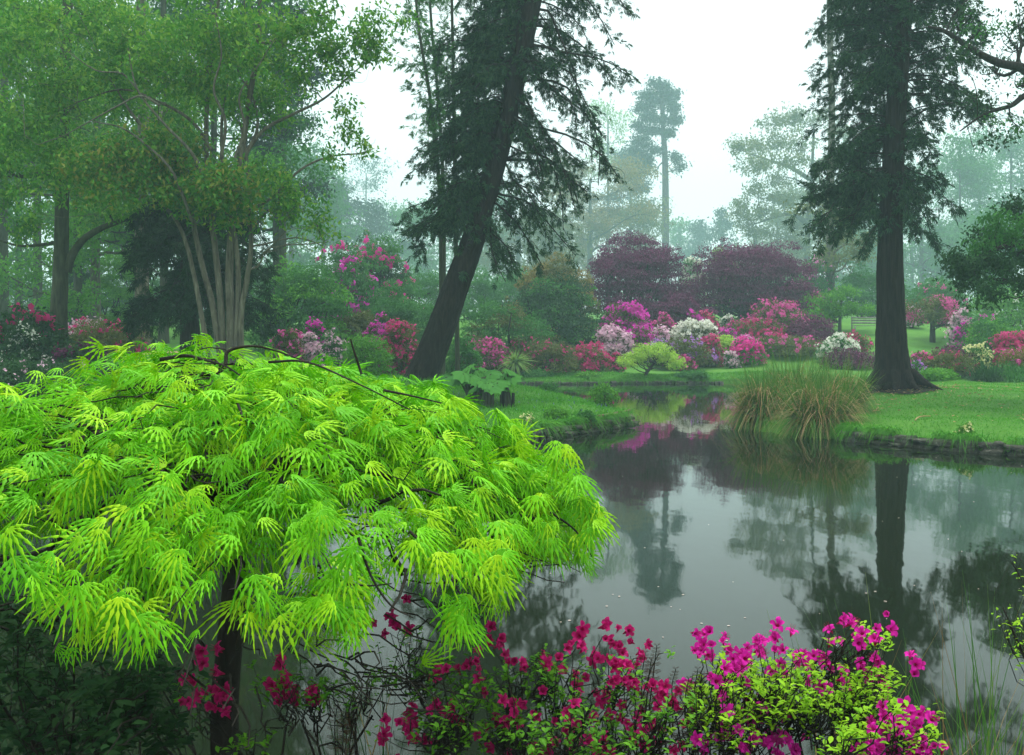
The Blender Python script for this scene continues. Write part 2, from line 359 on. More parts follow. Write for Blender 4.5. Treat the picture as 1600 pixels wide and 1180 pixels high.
def shrub(name, label, cat, px, top, hw, D, leaf, bloom=None, bf=.5, dens=1.0, ls=None, tm=T_DIA, droop=.3, flat=.8, group=None,
          bs=None, bsel=1.0, K=None, base=None, stem_vis=0.0, leanx=0.0, bark='bark_dark', leafw=None, bdens=1.0, second=None, shape=.72):
    """a domed shrub: branching stems, many overlapping leaf clumps, blossoms on the clump tops"""
    c0 = P(px, top, D); x, y, zt = c0; zb = ground(x, y) if base is None else base
    h = max(zt - zb, .25); r = hw / F * D * 1.15; ls = max(.055, .0026 * D) if ls is None else ls
    root = thing(name, label, cat, (x, y, zb), group)
    stem, fol, blo, fol2 = MB(), MB(), MB(), MB()
    K = int(np.clip(10 + 26 * r * h / (.5 + .35 * r * r) + r * 6, 14, 60)) if K is None else K
    area = 2 * np.pi * r * max(r, h) * .8; n = int(np.clip(dens * area * 3.0 / (ls * ls * .5), 700, 40000))
    cs = []; w0, w1 = U(0, 6, 2)
    for k in range(K):
        ph = k * 2.39996 + U(-.3, .3); v = (k + .5) / K            # spread over a dome
        el = math.asin(min(1, v * 1.0)) ; q = U(.70, 1.14) * (1 + .13 * math.sin(2 * ph + w0) + .09 * math.sin(3 * ph + w1))
        rr = r * shape * math.cos(el) ** .7 * q
        z = zb + stem_vis * h + h * (1 - stem_vis) * (.10 + (.80 if K > 1 else .5) * (math.sin(el)) * U(.74, 1.06))
        rs = r * U(.17, .40); cs.append((x + rr * math.cos(ph) + leanx * r * v, y + rr * math.sin(ph) * .85, z, rs, min(rs * flat, h * .3)))
    wts = np.array([c[3] ** 2 * (1.0 if c[1] <= y + .3 * r else .45) for c in cs]); wts /= wts.sum()
    for k, (cx, cy, cz, rs, rz) in enumerate(cs):
        m_ = int(n * wts[k]); sz = (rs, rs, rz)
        tgt = fol2 if (second and k % 3 == 1) else fol
        clump_leaves(tgt, (cx, cy, cz), sz, m_, tm, ls, leafw, droop=droop, shell=.6, top=.55)
        for _ in range(R.integers(0, 4 if leaf != 'purple' else 2)):       # shoots that stand out of the dome
            dv = nrm(np.array([[U(-1, 1), U(-1, .5), U(.2, 1.3)]]))[0]; sc_ = np.array((cx, cy, cz)) + dv * np.array(sz) * U(1.05, 1.55); sr = rs * U(.16, .34)
            clump_leaves(tgt, sc_, (sr, sr, sr * .8), max(4, int(m_ * .05)), tm, ls, leafw, droop=droop, shell=.2, top=.6)
            if bloom and U(0, 1) < min(.85, bf):
                nb = max(2, int(m_ * .03)); scatter(blo, T_BLOS, sc_ + rvec(nb) * sr * 1.05, rvec(nb), nrm(rvec(nb) + np.array([0, -.4, .8])), (bs or ls) * U(.6, 1.2, nb), (bs or ls) * U(.6, 1.2, nb))
        if k % 2 == 0 or K < 24:
            tube(stem, wob((x + U(-.08, .08) * r, y + U(-.05, .05) * r, zb - .05), (cx, cy, cz), 5, .25), max(.012, .03 * r), max(.006, .008 * r), 5)
        if bloom and U(0, 1) < bsel:
            b_ = bs or ls * 1.05
            nb = int(bf * bdens * n * wts[k] * .55 * U(.12, 1.8))
            m5 = max(1, nb // 6); nb = m5 * 6
            d = rvec(m5); d[:, 2] = np.abs(d[:, 2]) * .9 + .05; d[:, 1] -= .25; d = np.repeat(nrm(d), 6, 0)
            p = np.array((cx, cy, cz)) + d * np.array(sz) * np.repeat(U(.98, 1.2, m5), 6)[:, None] + R.normal(size=(nb, 3)) * ls * .55
            nn = nrm(d + R.normal(size=(nb, 3)) * .45); scatter(blo, T_BLOS, p, rvec(nb), nn, b_ * U(.7, 1.3, nb), b_ * U(.7, 1.3, nb))
    stem.build('stem', M[bark], root); fol.build('foliage', M[leaf], root)
    if fol2.n: fol2.build('foliage', M[second], root)
    if blo.n: blo.build('blossom', M[bloom], root)
    return root

def to_pts(pix, D):
    return np.array([P(p[0], p[1], p[2] if len(p) > 2 else D) for p in pix])

def tree(name, label, cat, D, stems, clumps, leaf, bark, ls=.14, lw=None, tm=T_DIA, group=None, twigs=7, droop=.4, up=.5, second=None, sec_every=3,
         wobble=.16, jit=.21, secf=None, limbs=(), nside=9, flare=1.0, flute=.06, limb_r=.45, depth=.8, clus=.12, leafbias=.35):
    """stems: list of (pixel points, base radius, top radius); clumps: (px, py, D, rx, rz in photo pixels, leaves)"""
    wood, fol, fol2 = MB(), MB(), MB(); S = []; base = None
    trunk = MB()
    for si, (pix, r0, r1) in enumerate(stems):
        p = to_pts(pix, D)
        g = ground(p[0][0], p[0][1]); p[0][2] = g - .1
        if base is None: base = (p[0][0], p[0][1], g)
        q = spline(p, 6); rad = np.linspace(r0, r1, len(q)); rad[-6:] *= np.linspace(1, .35, 6) if D < 40 else 1
        hh = q[:, 2] - g; rad = rad * (1 + (flare - 1) * np.exp(-np.maximum(hh, 0) / (r0 * 2.2)))
        tube(trunk, q, 0, 0, nside, radii=rad, flute=flute); S.append((q, rad))
    root = thing(name, label, cat, base, group)
    for pix, r0, r1 in limbs:
        q = spline(to_pts(pix, D), 6); rad = np.linspace(r0, r1, len(q)); lm = MB(); tube(lm, q, 0, 0, 8, radii=rad, flute=.04); S.append((q, rad)); lm.build('limb', M[bark], root, smooth=True)
    allp = np.vstack([s[0] for s in S]); allr = np.concatenate([s[1] for s in S])
    for ci, (px, py, cd, rx, rz, n) in enumerate(clumps):
        c = P(px, py, cd); rr = np.array([rx / F * cd, rx / F * cd * depth, rz / F * cd])
        dist = np.linalg.norm(allp - c, axis=1); cost = dist + 1.6 * np.maximum(0, allp[:, 2] - (c[2] - .25 * dist))
        k = int(np.argmin(cost)); a = allp[k]; br = max(min(allr[k] * limb_r, .035 + .022 * dist[k]), .008)
        bpts = wob(a, c - np.array([0, 0, rr[2] * .3]), 7, wobble, -.06); tube(wood, bpts, br, br * .35, 6)
        tp = []
        for _ in range(twigs):
            s0 = bpts[R.integers(3, 8)]; e = c + nrm(R.normal(size=3)) * rr * U(.55, 1.0)
            w = wob(s0, e, 5, wobble * 1.2); tube(wood, w, br * .32, max(br * .08, .003), 4); tp.append(w)
        tp = np.array(tp)
        # leaves in small tufts along the twigs
        nt_ = max(1, int(n / 9)); ti = R.integers(0, len(tp), nt_); u = U(leafbias, 1, nt_) * 4.999
        i0 = u.astype(int); fr = (u - i0)[:, None]; tc_ = tp[ti, i0] * (1 - fr) + tp[ti, np.minimum(i0 + 1, 5)] * fr
        tc_ = tc_ + R.normal(size=(nt_, 3)) * rr * jit
        p = np.repeat(tc_, 9, 0); p = p + R.normal(size=p.shape) * ls * (clus / .12) * .8
        d, nn = orient(len(p), up, 1.0, droop); tgt = fol2 if second and (secf(ci) if secf else ci % sec_every == 0) else fol
        L_ = ls * U(.65, 1.3, len(p)); scatter(tgt, tm, p, d, nn, L_, None if lw is None else L_ * lw, .15)
    for k_ in (3, 4):
        trunk.f[k_] += [f_ + trunk.n for f_ in wood.f[k_]]
    trunk.v += wood.v; trunk.n += wood.n
    trunk.build('trunk', M[bark], root, smooth=True)
    if fol.n: fol.build('crown', M[leaf], root)
    if fol2.n: fol2.build('crown', M[second], root)
    return root

def hang_branch(wood, fol, a, b, r, spray=.22, tw=16, twl=(.25, .7), n_sp=6, sag=.12, dn=.8):
    """a drooping conifer branch from a to b with hanging side twigs clothed in needle sprays"""
    L = np.linalg.norm(b - a); bp = wob(a, b, 8, .12, sag); tube(wood, bp, r, max(r * .25, .004), 5)
    bd = nrm((b - a)[None])[0]; ps = []; ds = []
    for _ in range(tw):
        u = U(.12, 1) ** .8 * 7.99; i0 = int(u); s0 = bp[i0] + (bp[min(i0 + 1, 8)] - bp[i0]) * (u - i0)
        l = U(*twl) * (1.15 - .35 * u / 8); d = nrm((bd * U(.1, .9) + R.normal(size=3) * .45 + np.array([0, 0, -dn * U(.3, 1.1)]))[None])[0]
        e = s0 + d * l; w = wob(s0, e, 4, .15, .05); tube(wood, w, r * .18 + .002, .002, 3)
        t = U(.1, 1.05, n_sp)[:, None]; ps.append(s0 + (e - s0) * t); ds.append(np.tile(d, (n_sp, 1)))
    t = U(.2, 1.0, tw // 2)[:, None]; ps.append(a + (b - a) * t + R.normal(size=(tw // 2, 3)) * .05); ds.append(np.tile(bd, (tw // 2, 1)))
    p = np.vstack(ps); d = np.vstack(ds); N = len(p)
    p = p + R.normal(size=(N, 3)) * spray * .18
    dd = d + R.normal(size=(N, 3)) * .5; nn = nrm(R.normal(size=(N, 3)) * .6 + np.array([0, -.2, .55]))
    L_ = spray * U(.6, 1.3, N); scatter(fol, T_SPRAY, p, dd, nn, L_, L_ * .85, .18)

def blades(mb, p, d, L, W, droop, k=4):
    """arching grass blades"""
    N = len(p); d = nrm(d); s = nrm(np.cross(d, np.array([0, 0, 1.]) + R.normal(size=(N, 3)) * .3)); t = np.linspace(0, 1, k + 1)
    L = np.broadcast_to(L, (N,)); W = np.broadcast_to(W, (N,)); dr = np.broadcast_to(droop, (N,))
    c = p[:, None] + d[:, None] * (L[:, None] * t)[..., None]; out = d.copy(); out[:, 2] = 0
    c = c + out[:, None] * (dr[:, None] * L[:, None] * .5 * t ** 2)[..., None]; c[..., 2] -= dr[:, None] * L[:, None] * t ** 2.2
    w = (W[:, None] * .5 * (1 - t ** 1.6 * .92))[..., None] * s[:, None]
    V = np.stack([c - w, c + w], 2).reshape(N, -1, 3); m_ = 2 * (k + 1)
    f = np.array([(2 * i, 2 * i + 1, 2 * i + 3, 2 * i + 2) for i in range(k)])
    mb.add(V.reshape(-1, 3), ((np.arange(N) * m_)[:, None, None] + f[None]).reshape(-1, 4))

# ---------------------------------------------------------------- the leaning tree and the redwood
def leaning_tree():
    D = 26.5; tp = [(652, 605), (681, 535), (711, 452), (736, 385), (757, 318), (789, 200), (815, 80), (833, -10), (860, -150), (880, -330), (896, -520)]
    p = to_pts(tp, D); p[0][2] = ground(p[0][0], p[0][1]) - .2
    root = thing('leaning_tree', 'large dark furrowed trunk leaning over the island with drooping dark green sprays', 'tree', (p[0][0], p[0][1], ground(p[0][0], p[0][1])))
    q = spline(p, 22); rad = np.interp((H - q[:, 2]) / D * F + HOR, [-520, 0, 200, 320, 455, 557, 605], [.15, .255, .26, .27, .34, .39, .42])
    trunk = MB(); tube(trunk, q, 0, 0, 84, radii=rad, flute=.02, ridge=.07); trunk.build('trunk', M['bark_lean'], root, smooth=True)
    wood, fol = MB(), MB()
    def at(py):
        z = H - (py - HOR) / F * D; k = int(np.argmin(abs(q[:, 2] - z))); return q[k]
    # left side, dense and dark
    for _ in range(170):
        py = U(-480, 350); a = at(py); l = U(.5, 1.0)
        reach = np.interp(py, [-260, 0, 120, 250, 380], [1.9, 2.2, 2.5, 2.5, 1.8])
        az = U(1.9, 4.4); d = np.array([math.cos(az), math.sin(az) * (.8 if math.sin(az) > 0 else .45), U(-.55, .1)])
        if d[0] > 0: d[0] *= -1
        hang_branch(wood, fol, a, a + d * reach * l, U(.02, .035), .16, 18, (.3, .8), 9)
    # right side, open hanging boughs
    for ax, ay, bx, by in [(836, 40, 960, 130), (830, 70, 990, 120), (815, 110, 935, 290), (806, 150, 900, 330), (800, 180, 880, 360), (795, 200, 965, 275), (790, 215, 920, 262),
                           (780, 250, 905, 325), (775, 270, 860, 380), (765, 300, 900, 400), (760, 310, 850, 420), (755, 330, 815, 430), (800, 170, 850, 290), (820, 95, 900, 215),
                           (845, 0, 925, 90), (850, -30, 985, 25), (855, -60, 960, 70), (780, 250, 840, 330), (860, -120, 1000, -60), (870, -180, 980, -90), (765, 300, 820, 360), (810, 130, 945, 215),
                           (770, 290, 880, 345), (760, 320, 790, 440), (748, 360, 800, 410), (825, 80, 925, 180), (840, 20, 900, 150), (810, 130, 870, 250), (790, 215, 850, 300), (776, 262, 918, 300)]:
        a = at(ay); b = P(bx, by, D + U(-1.2, 1.2)); hang_branch(wood, fol, a, b, U(.03, .05), .155, 26, (.25, .75), 6, .16, 1.0)
    for _ in range(16):
        py = U(-300, 250); a = at(py); d = np.array([U(.3, 1), U(-1, 1), U(-.6, 0)]); hang_branch(wood, fol, a, a + nrm(d[None])[0] * U(1.0, 2.2), .03, .19, 16, (.3, .7), 5)
    # short shoots on the trunk itself
    for py in (160, 200, 245, 300, 350, 372, 395, 430, 90, 40):
        a = at(py); k = np.array([U(-.4, .4), -.55, U(-.1, .2)]); hang_branch(wood, fol, a, a + k, .008, .15, 7, (.1, .25), 4)
    wood.build('limb', M['bark_dark'], root, smooth=True); fol.build('foliage', M['redwood2'], root)
leaning_tree()

def redwood():
    D = 27.0; tp = [(1398, 614), (1394, 560), (1392, 480), (1391, 380), (1396, 250), (1405, 100), (1411, 0), (1418, -150), (1424, -330), (1430, -520)]
    p = to_pts(tp, D); g = ground(p[0][0], p[0][1]); p[0][2] = g - .12
    root = thing('redwood_tree', 'tall straight dark conifer with flared base standing on the mown lawn behind the sedge', 'tree', (p[0][0], p[0][1], g))
    q = spline(p, 24)
    rad = np.interp((H - q[:, 2]) / D * F + HOR, [-520, 0, 200, 320, 490, 545, 574, 592, 612], [.15, .245, .26, .295, .36, .405, .46, .54, .68])
    trunk = MB(); tube(trunk, q, 0, 0, 96, radii=np.maximum(rad, .13), flute=.015, ridge=.055)
    tr = trunk.build('trunk', M['bark_red'], root, smooth=True)
    rt = MB()
    for a in np.linspace(0, 6.28, 11)[:-1]:
        l = U(.75, 1.25); e = np.array([q[0][0] + math.cos(a) * l, q[0][1] + math.sin(a) * l, 0]); e[2] = ground(e[0], e[1]) - .03
        m0 = np.array([q[0][0] + math.cos(a) * .42, q[0][1] + math.sin(a) * .42, g + .42]); m1 = (m0 + e) / 2 + np.array([0, 0, -.06])
        tube(rt, spline([m0, m1, e], 6), .15, .04, 8)
    rt.build('root', M['bark_red'], root, smooth=True)
    wood, fol = MB(), MB()
    def at(py):
        z = H - (py - HOR) / F * D; k = int(np.argmin(abs(q[:, 2] - z))); return q[k]
    for _ in range(400):
        py = U(-480, 325); a = at(py); az = U(0, 2 * np.pi); c, s_ = math.cos(az), math.sin(az)
        if s_ < -.55 and U(0, 1) < .8: continue
        l = np.interp(py, [-300, 0, 120, 330], [1.7, 2.35, 2.45, 2.35]) if c < 0 else np.interp(py, [-300, 60, 200, 330], [1.6, 2.3, 2.7, 1.6])
        l *= U(.6, 1.03); dens = 1 if c < .1 else .7
        b = a + np.array([c * l, s_ * l, U(-.45, .15) * l]); hang_branch(wood, fol, a, b, U(.018, .032), .155, int(20 * dens), (.25, .7), 9, .1, .75)
    for bx, by in [(1260, 355), (1300, 372), (1345, 395), (1330, 350), (1275, 390), (1440, 360), (1470, 385), (1500, 325), (1420, 330), (1355, 340), (1240, 340), (1452, 330)]:
        a = at(by - U(60, 110)); hang_branch(wood, fol, a, P(bx, by, D + U(-1, .6)), .022, .18, 20, (.25, .6), 5, .05, 1.0)
    for py in np.linspace(20, 330, 14):
        a = at(py); hang_branch(wood, fol, a, a + np.array([U(-.4, .4), -.6, U(-.1, .2)]), .008, .15, 6, (.1, .25), 4)
    wood.build('limb', M['bark_dark'], root, smooth=True); fol.build('foliage', M['redwood'], root)
redwood()

def slender(px0, px1, D, lab, top=-260):
    p = to_pts([(px0 + U(-8, 8), 470), (px0 + U(-4, 4), 320), (px0 * .5 + px1 * .5 + U(-5, 5), 150), (px1, 0), (px1 - 4, top)], D); g = ground(p[0][0], p[0][1]); p[0][2] = g - .1
    root = thing('slender_tree', lab, 'tree', (p[0][0], p[0][1], g), 'slim young trees behind the leaning trunk')
    q = spline(p, 9); tr, fol = MB(), MB(); wood = tr; tube(tr, q, .075, .03, 8, flute=.05)
    for _ in range(46):
        k = R.integers(10, len(q)); a = q[k]; az = U(0, 6.28); l = U(.4, 1.25); d = np.array([math.cos(az), math.sin(az), U(-.1, .75)])
        if a[2] < 5 and U(0, 1) < .2: continue
        hang_branch(wood, fol, a, a + d * l, .010, .17, 7, (.15, .4), 3, .05, .35)
    tr.build('trunk', M['bark_green'], root, smooth=True); fol.build('foliage', M['mid'], root)
slender(690, 650, 30, 'slim straight young tree with thin foliage, farthest from the leaning trunk')
slender(694, 672, 31, 'slim straight young tree with thin foliage, middle one beside the leaning trunk')
slender(712, 706, 29.5, 'slim straight young tree with thin foliage, closest to the leaning trunk')

# ---------------------------------------------------------------- left wood
# tree with the arched bough
def lcl(n, x0, x1, y0, y1, D0, D1, rx, rz, lv):
    return [(U(x0, x1), U(y0, y1), U(D0, D1), rx * U(.7, 1.3), rz * U(.7, 1.3), lv) for _ in range(n)]
tree('oak_tree', 'grey trunked tree with one bough arching up from its side, beside the clipped hedge', 'tree', 26,
     [([(93, 575), (92, 500), (95, 430), (97, 340), (98, 260), (102, 120), (108, -60), (112, -220)], .24, .10)],
     lcl(9, -60, 150, 0, 270, 24.5, 27, 80, 46, 1000) + lcl(5, -150, 60, -240, 20, 25, 28, 70, 45, 1300) + [(210, 318, 26, 55, 22, 700), (30, 350, 25.5, 45, 18, 380), (-10, 300, 25, 50, 25, 500), (165, 300, 26, 50, 20, 420)],
     'emerald', 'bark_green', ls=.13, limbs=[([(104, 425), (112, 400), (130, 375), (158, 357), (190, 345), (225, 330)], .13, .045), ([(92, 378), (60, 383), (30, 384), (0, 376), (-40, 360)], .05, .02)], flare=1.3, twigs=8)

tree('multi_stem_tree', 'many stemmed pale barked tree with bronze tipped leaves rising behind the lime maple', 'tree', 23,
     [([(338, 574), (316, 500), (303, 430), (288, 372), (268, 335), (236, 305)], .065, .03),
      ([(352, 572), (334, 490), (318, 425), (306, 372), (296, 320), (268, 240), (215, 190), (176, 130)], .075, .03),
      ([(360, 572), (360, 500), (358, 425), (364, 340), (376, 250), (390, 150), (404, 60), (408, -120)], .10, .045),
      ([(380, 572), (376, 500), (385, 440), (392, 385), (390, 320), (384, 240), (372, 180)], .075, .03),
      ([(354, 572), (344, 470), (336, 390), (328, 320), (322, 220), (326, 120), (340, 10), (350, -120)], .085, .035),
      ([(364, 570), (372, 460), (368, 380), (352, 300), (346, 200), (356, 130)], .07, .025)],
     # bronze tipped middle shelf
     [(x, y, U(21.3, 23), 74, 36, 950) for x, y in [(165, 255), (205, 235), (250, 215), (290, 245), (330, 275), (215, 290), (270, 290), (320, 310), (365, 290), (145, 290), (350, 320), (240, 255)]] +
     [(x, y, U(21.5, 24.5), 72, 44, 720) for x, y in [(60, 60), (130, 40), (200, 50), (260, 40), (80, 120), (150, 110), (30, 170), (110, 175), (60, 220), (310, 40), (380, 40), (440, 35), (430, 90), (350, 90), (470, 60), (20, 100), (400, 130), (-30, 60), (250, 100), (180, -40), (300, -60), (420, -70), (60, -80), (500, -40), (0, 30), (90, 20), (160, 70), (230, 80), (300, 95), (340, 140), (270, 145), (200, 150), (100, 230), (20, 240), (-30, 170), (410, 170), (360, 40)]] +
     # right-hand tips
     [(520, 70, 22.5, 40, 24, 420), (560, 50, 22.5, 45, 22, 420), (595, 75, 22.5, 36, 22, 300), (545, 110, 22.5, 35, 16, 240), (600, 20, 22.5, 45, 20, 300), (545, 200, 22.5, 28, 16, 150), (575, 225, 22.5, 24, 14, 110), (535, 165, 22.5, 25, 16, 130), (480, 120, 23, 36, 24, 300), (520, 240, 22.5, 26, 12, 100), (500, 30, 23, 40, 24, 340)] +
     # dark drooping lower right skirt
     [(440, 290, 22.5, 38, 24, 330), (475, 315, 22.3, 34, 26, 330), (495, 345, 22.3, 24, 24, 220), (450, 335, 22.5, 36, 22, 260), (415, 270, 22.8, 34, 20, 240), (508, 375, 22.2, 12, 14, 80)],
     'camellia', 'bark_grey', ls=.125, twigs=8, flute=.10, nside=10, secf=lambda c: c >= 12, second='emerald', wobble=.3,
     limbs=[([(378, 250), (410, 205), (455, 180), (505, 155), (545, 120), (575, 95)], .05, .012), ([(390, 330), (430, 305), (470, 265), (515, 245), (560, 240), (585, 232)], .04, .010),
            ([(388, 355), (425, 325), (460, 300), (480, 290)], .035, .012), ([(330, 235), (300, 190), (250, 160), (190, 140), (120, 160)], .05, .015), ([(318, 330), (280, 300), (245, 280), (200, 285)], .035, .012),
            ([(404, 70), (440, 60), (480, 35), (530, 10)], .045, .012), ([(330, 300, 21.8), (300, 240, 21.6), (258, 195, 21.5), (215, 140, 21.4), (200, 75, 21.3)], .045, .012), ([(300, 345, 22), (270, 270, 21.6), (230, 228, 21.4), (190, 200, 21.2), (145, 190, 21)], .04, .010), ([(345, 250, 22), (352, 190, 21.8), (334, 140, 21.6), (346, 85, 21.5), (335, 20, 21.4)], .04, .012),
            ([(366, 250, 22), (382, 200, 21.9), (374, 150, 21.8), (402, 105, 21.6), (430, 60, 21.5)], .038, .010), ([(250, 165, 21.5), (220, 150, 21.4), (185, 165, 21.3), (140, 190, 21.2), (100, 212, 21.1)], .03, .008), ([(215, 140, 21.4), (190, 115, 21.3), (150, 110, 21.2), (105, 80, 21.1)], .025, .008), ([(384, 240), (402, 200), (395, 150), (372, 110), (385, 60), (380, -20)], .04, .012)])

tree('conifer_tree', 'dark drooping evergreen with a black trunk close behind the pale stems', 'tree', 26.5,
     [([(300, 575), (296, 500), (292, 430), (300, 330), (310, 230)], .30, .10)], [], 'yew', 'bark_dark', flare=1.3)
def yew_skirt():
    root = bpy.data.objects['conifer_tree']; wood, fol = MB(), MB(); D = 26.5
    for _ in range(120):
        py = U(250, 470); a = P(300, py, D); az = U(0, 6.28); l = U(.8, 1.0) * np.interp(py, [250, 330, 480], [.9, 1.6, 1.9]); c = math.cos(az)
        if c > 0: l *= 1.35
        hang_branch(wood, fol, a, a + np.array([c * l, math.sin(az) * l, -U(.25, .6) * l]), .02, .2, 13, (.25, .6), 6, .1, .8)
    wood.build('limb', M['bark_dark'], root); fol.build('crown', M['yew'], root)
yew_skirt()

def plain_tree(name, label, px, D, r, clumps, leaf, bark, lean=0, ls=.2, base_py=560, limbs=(), group=None, twigs=6, top=-260):
    return tree(name, label, 'tree', D, [([(px, base_py), (px + 2 + lean * .3, 460), (px + 1 + lean * .6, 330), (px + 4 + lean, 180), (px + lean, 0), (px + lean * 1.2, top)], r, r * .45)],
                clumps, leaf, bark, ls=ls, limbs=limbs, flare=1.35, twigs=twigs, group=group)
plain_tree('beech_tree', 'broad straight grey trunk standing beside the sandy path', 220, 34, .27, lcl(7, 120, 330, 130, 330, 33, 37, 66, 36, 1100) + lcl(5, 100, 350, -200, 110, 33, 37, 70, 45, 900), 'emerald', 'bark_grey', ls=.17)
plain_tree('beech_tree', 'pale grey trunk standing behind the pink and red azalea bank', 147, 46, .26, lcl(9, 60, 270, 130, 380, 44, 50, 66, 34, 950), 'bright', 'bark_grey', ls=.19)
plain_tree('beech_tree', 'misty trunk deep in the wood, widest of the faint ones beyond the crimson buds', 57, 56, .28, lcl(10, -60, 160, 120, 400, 54, 62, 66, 36, 800), 'mid', 'bark_green', ls=.22)
plain_tree('beech_tree', 'misty slim trunk deep in the wood, second of the faint ones', 28, 62, .26, lcl(7, -80, 120, 130, 380, 60, 68, 66, 36, 700), 'mid', 'bark_green', ls=.24)
plain_tree('beech_tree', 'misty trunk cut by the picture edge, beyond the crimson buds', 3, 48, .3, lcl(6, -120, 60, 100, 360, 46, 52, 66, 36, 700), 'mid', 'bark_green', ls=.2)
plain_tree('cedar_tree', 'tall misty conifer behind the crown of the pale stemmed tree', 435, 48, .4, [(435 + U(-75, 75), y, U(46, 50), 48, 16, 480) for y in np.linspace(-120, 330, 26)], 'pine', 'bark_green', ls=.22, top=-300)
plain_tree('lime_tree', 'bright green leafy tree between the arched bough and the pale stems', 255, 40, .2, lcl(12, 130, 400, 60, 330, 37, 43, 62, 34, 900), 'bright', 'bark_green', ls=.19)
plain_tree('lime_tree', 'bright green low leaved tree behind the arched bough', 120, 42, .2, lcl(14, -40, 260, 200, 470, 40, 46, 56, 26, 650), 'bright', 'bark_green', ls=.19)
plain_tree('beech_tree', 'tall leafy tree closing the wood behind the arched bough', 290, 60, .3, lcl(16, 150, 420, 40, 400, 57, 66, 76, 42, 800), 'mid', 'bark_green', ls=.25)
plain_tree('beech_tree', 'tall leafy tree far back beyond the misty trunks', 110, 75, .35, lcl(18, -60, 260, 60, 420, 70, 82, 84, 44, 700), 'mid', 'bark_green', ls=.3)
plain_tree('beech_tree', 'tall leafy tree at the far back of the wood by the picture edge', -40, 80, .35, lcl(14, -140, 90, 40, 420, 76, 86, 84, 46, 700), 'mid', 'bark_green', ls=.3)
shrub('holly_bush', 'small dark holly like bush in the mist between two trunks', 'bush', 128, 395, 30, 52, 'dark', dens=.8)
shrub('hazel_bush', 'pale green airy bush between the two grey trunks', 'bush', 185, 380, 42, 50, 'bright', dens=.8, K=30)
shrub('rhododendron', 'leafy bush with dark crimson flower heads beside the grey trunk', 'shrub', 44, 476, 58, 24.5, 'dark', 'crimson', .05, ls=.11, bs=.15, K=34)
shrub('azalea', 'small white flowered bush in front of the crimson buds', 'shrub', 40, 512, 32, 23.6, 'dark', 'white', .14, ls=.08, bs=.06)
shrub('azalea', 'low bush with crimson sprays on one flank near the sandy path', 'shrub', 168, 508, 56, 30, 'olive', 'crimson', .22, bsel=.35, ls=.08)
shrub('azalea', 'pale pink topped bush at the foot of the pale grey trunk', 'shrub', 135, 500, 36, 33, 'olive', 'pale', .7)
shrub('azalea', 'olive bush without flowers beside the sandy path', 'shrub', 206, 505, 34, 34.5, 'olive', None)
shrub('azalea', 'low purple flowered bush between the hedge and the lime maple', 'shrub', 133, 538, 34, 22.5, 'dark', 'purple', .6, ls=.07)
shrub('hedge', 'low dark clipped hedge dotted with tiny pale flowers', 'hedge', 40, 566, 125, 19, 'dark', 'pale', .015, ls=.05, bs=.05, K=60, dens=1.3, flat=.45, shape=.85)

plain_tree('hornbeam_tree', 'wide leafy crown filling the upper corner behind the arched bough', -30, 38, .2, lcl(12, -100, 330, -480, -60, 36, 42, 100, 60, 700) + lcl(16, -120, 190, -40, 300, 35, 42, 90, 50, 800), 'emerald', 'bark_green', ls=.19, top=-450)
plain_tree('hornbeam_tree', 'wide leafy crown behind the top of the pale stems', 330, 44, .2, lcl(12, 200, 640, -480, -60, 41, 48, 100, 60, 700) + lcl(14, 200, 470, -60, 290, 41, 48, 80, 46, 1000), 'mid', 'bark_green', ls=.2)
for px, tp, hw, D, lab in [(20, 420, 70, 66, 'misty green mound deep in the wood behind the crimson buds'), (120, 440, 60, 70, 'misty green mound deep in the wood behind the pale grey trunk'), (235, 425, 70, 64, 'misty green mound deep in the wood behind the broad grey trunk'),
                           (400, 410, 70, 62, 'misty green mound deep in the wood behind the black trunked evergreen'), (505, 430, 46, 66, 'misty green mound in the gap next to the pink rhododendron tree')]:
    shrub('rhododendron', lab, 'shrub', px, tp, hw, D, 'mid', None, K=30, dens=.8)
# ---------------------------------------------------------------- far bank, left of the leaning tree
A = 'azalea'
shrub('rhododendron', 'big rhododendron tree with pink flower heads beyond the slender stems', 'shrub', 572, 366, 74, 50, 'mid', 'hot', .11, ls=.15, bs=.20, K=46, second='dark')
shrub('rhododendron', 'pink flowering rhododendron branch spread below the tall pink one', 'shrub', 545, 395, 46, 47, 'mid', 'magenta', .12, ls=.14, bs=.18)
shrub('rhododendron', 'large mid green leafy mound without flowers beside the pale stemmed tree', 'shrub', 468, 400, 74, 36, 'mid', None, second='bright', K=46, ls=.12)
shrub('rhododendron', 'green mound without flowers in the gap behind the magenta azalea', 'shrub', 622, 440, 60, 44, 'mid', None, K=34)
shrub(A, 'vivid magenta azalea cluster above the red one by the leaning trunk', 'shrub', 598, 480, 26, 36, 'olive', 'magenta', .9, ls=.085)
shrub(A, 'red azalea with scattered flowers against the leaning trunk', 'shrub', 628, 503, 34, 33, 'olive', 'coral', .42, ls=.08)
shrub(A, 'pale blush azalea showing just above the lime maple', 'shrub', 481, 516, 20, 30, 'mid', 'pale', 1.3, ls=.07)
shrub(A, 'thin lilac azalea sprays above the pale blush one', 'shrub', 488, 499, 24, 32.5, 'mid', 'magenta', .35, ls=.07)
shrub(A, 'small mauve white azalea beside the lilac sprays', 'shrub', 522, 508, 20, 32, 'mid', 'pale', .3, ls=.07)
shrub(A, 'tall olive bush without flowers between blush and magenta azaleas', 'shrub', 553, 472, 38, 37, 'olive', None, K=34)
shrub(A, 'dusky rose azalea low beside the stem cluster', 'shrub', 448, 508, 24, 29, 'olive', 'rose', .2, ls=.08)
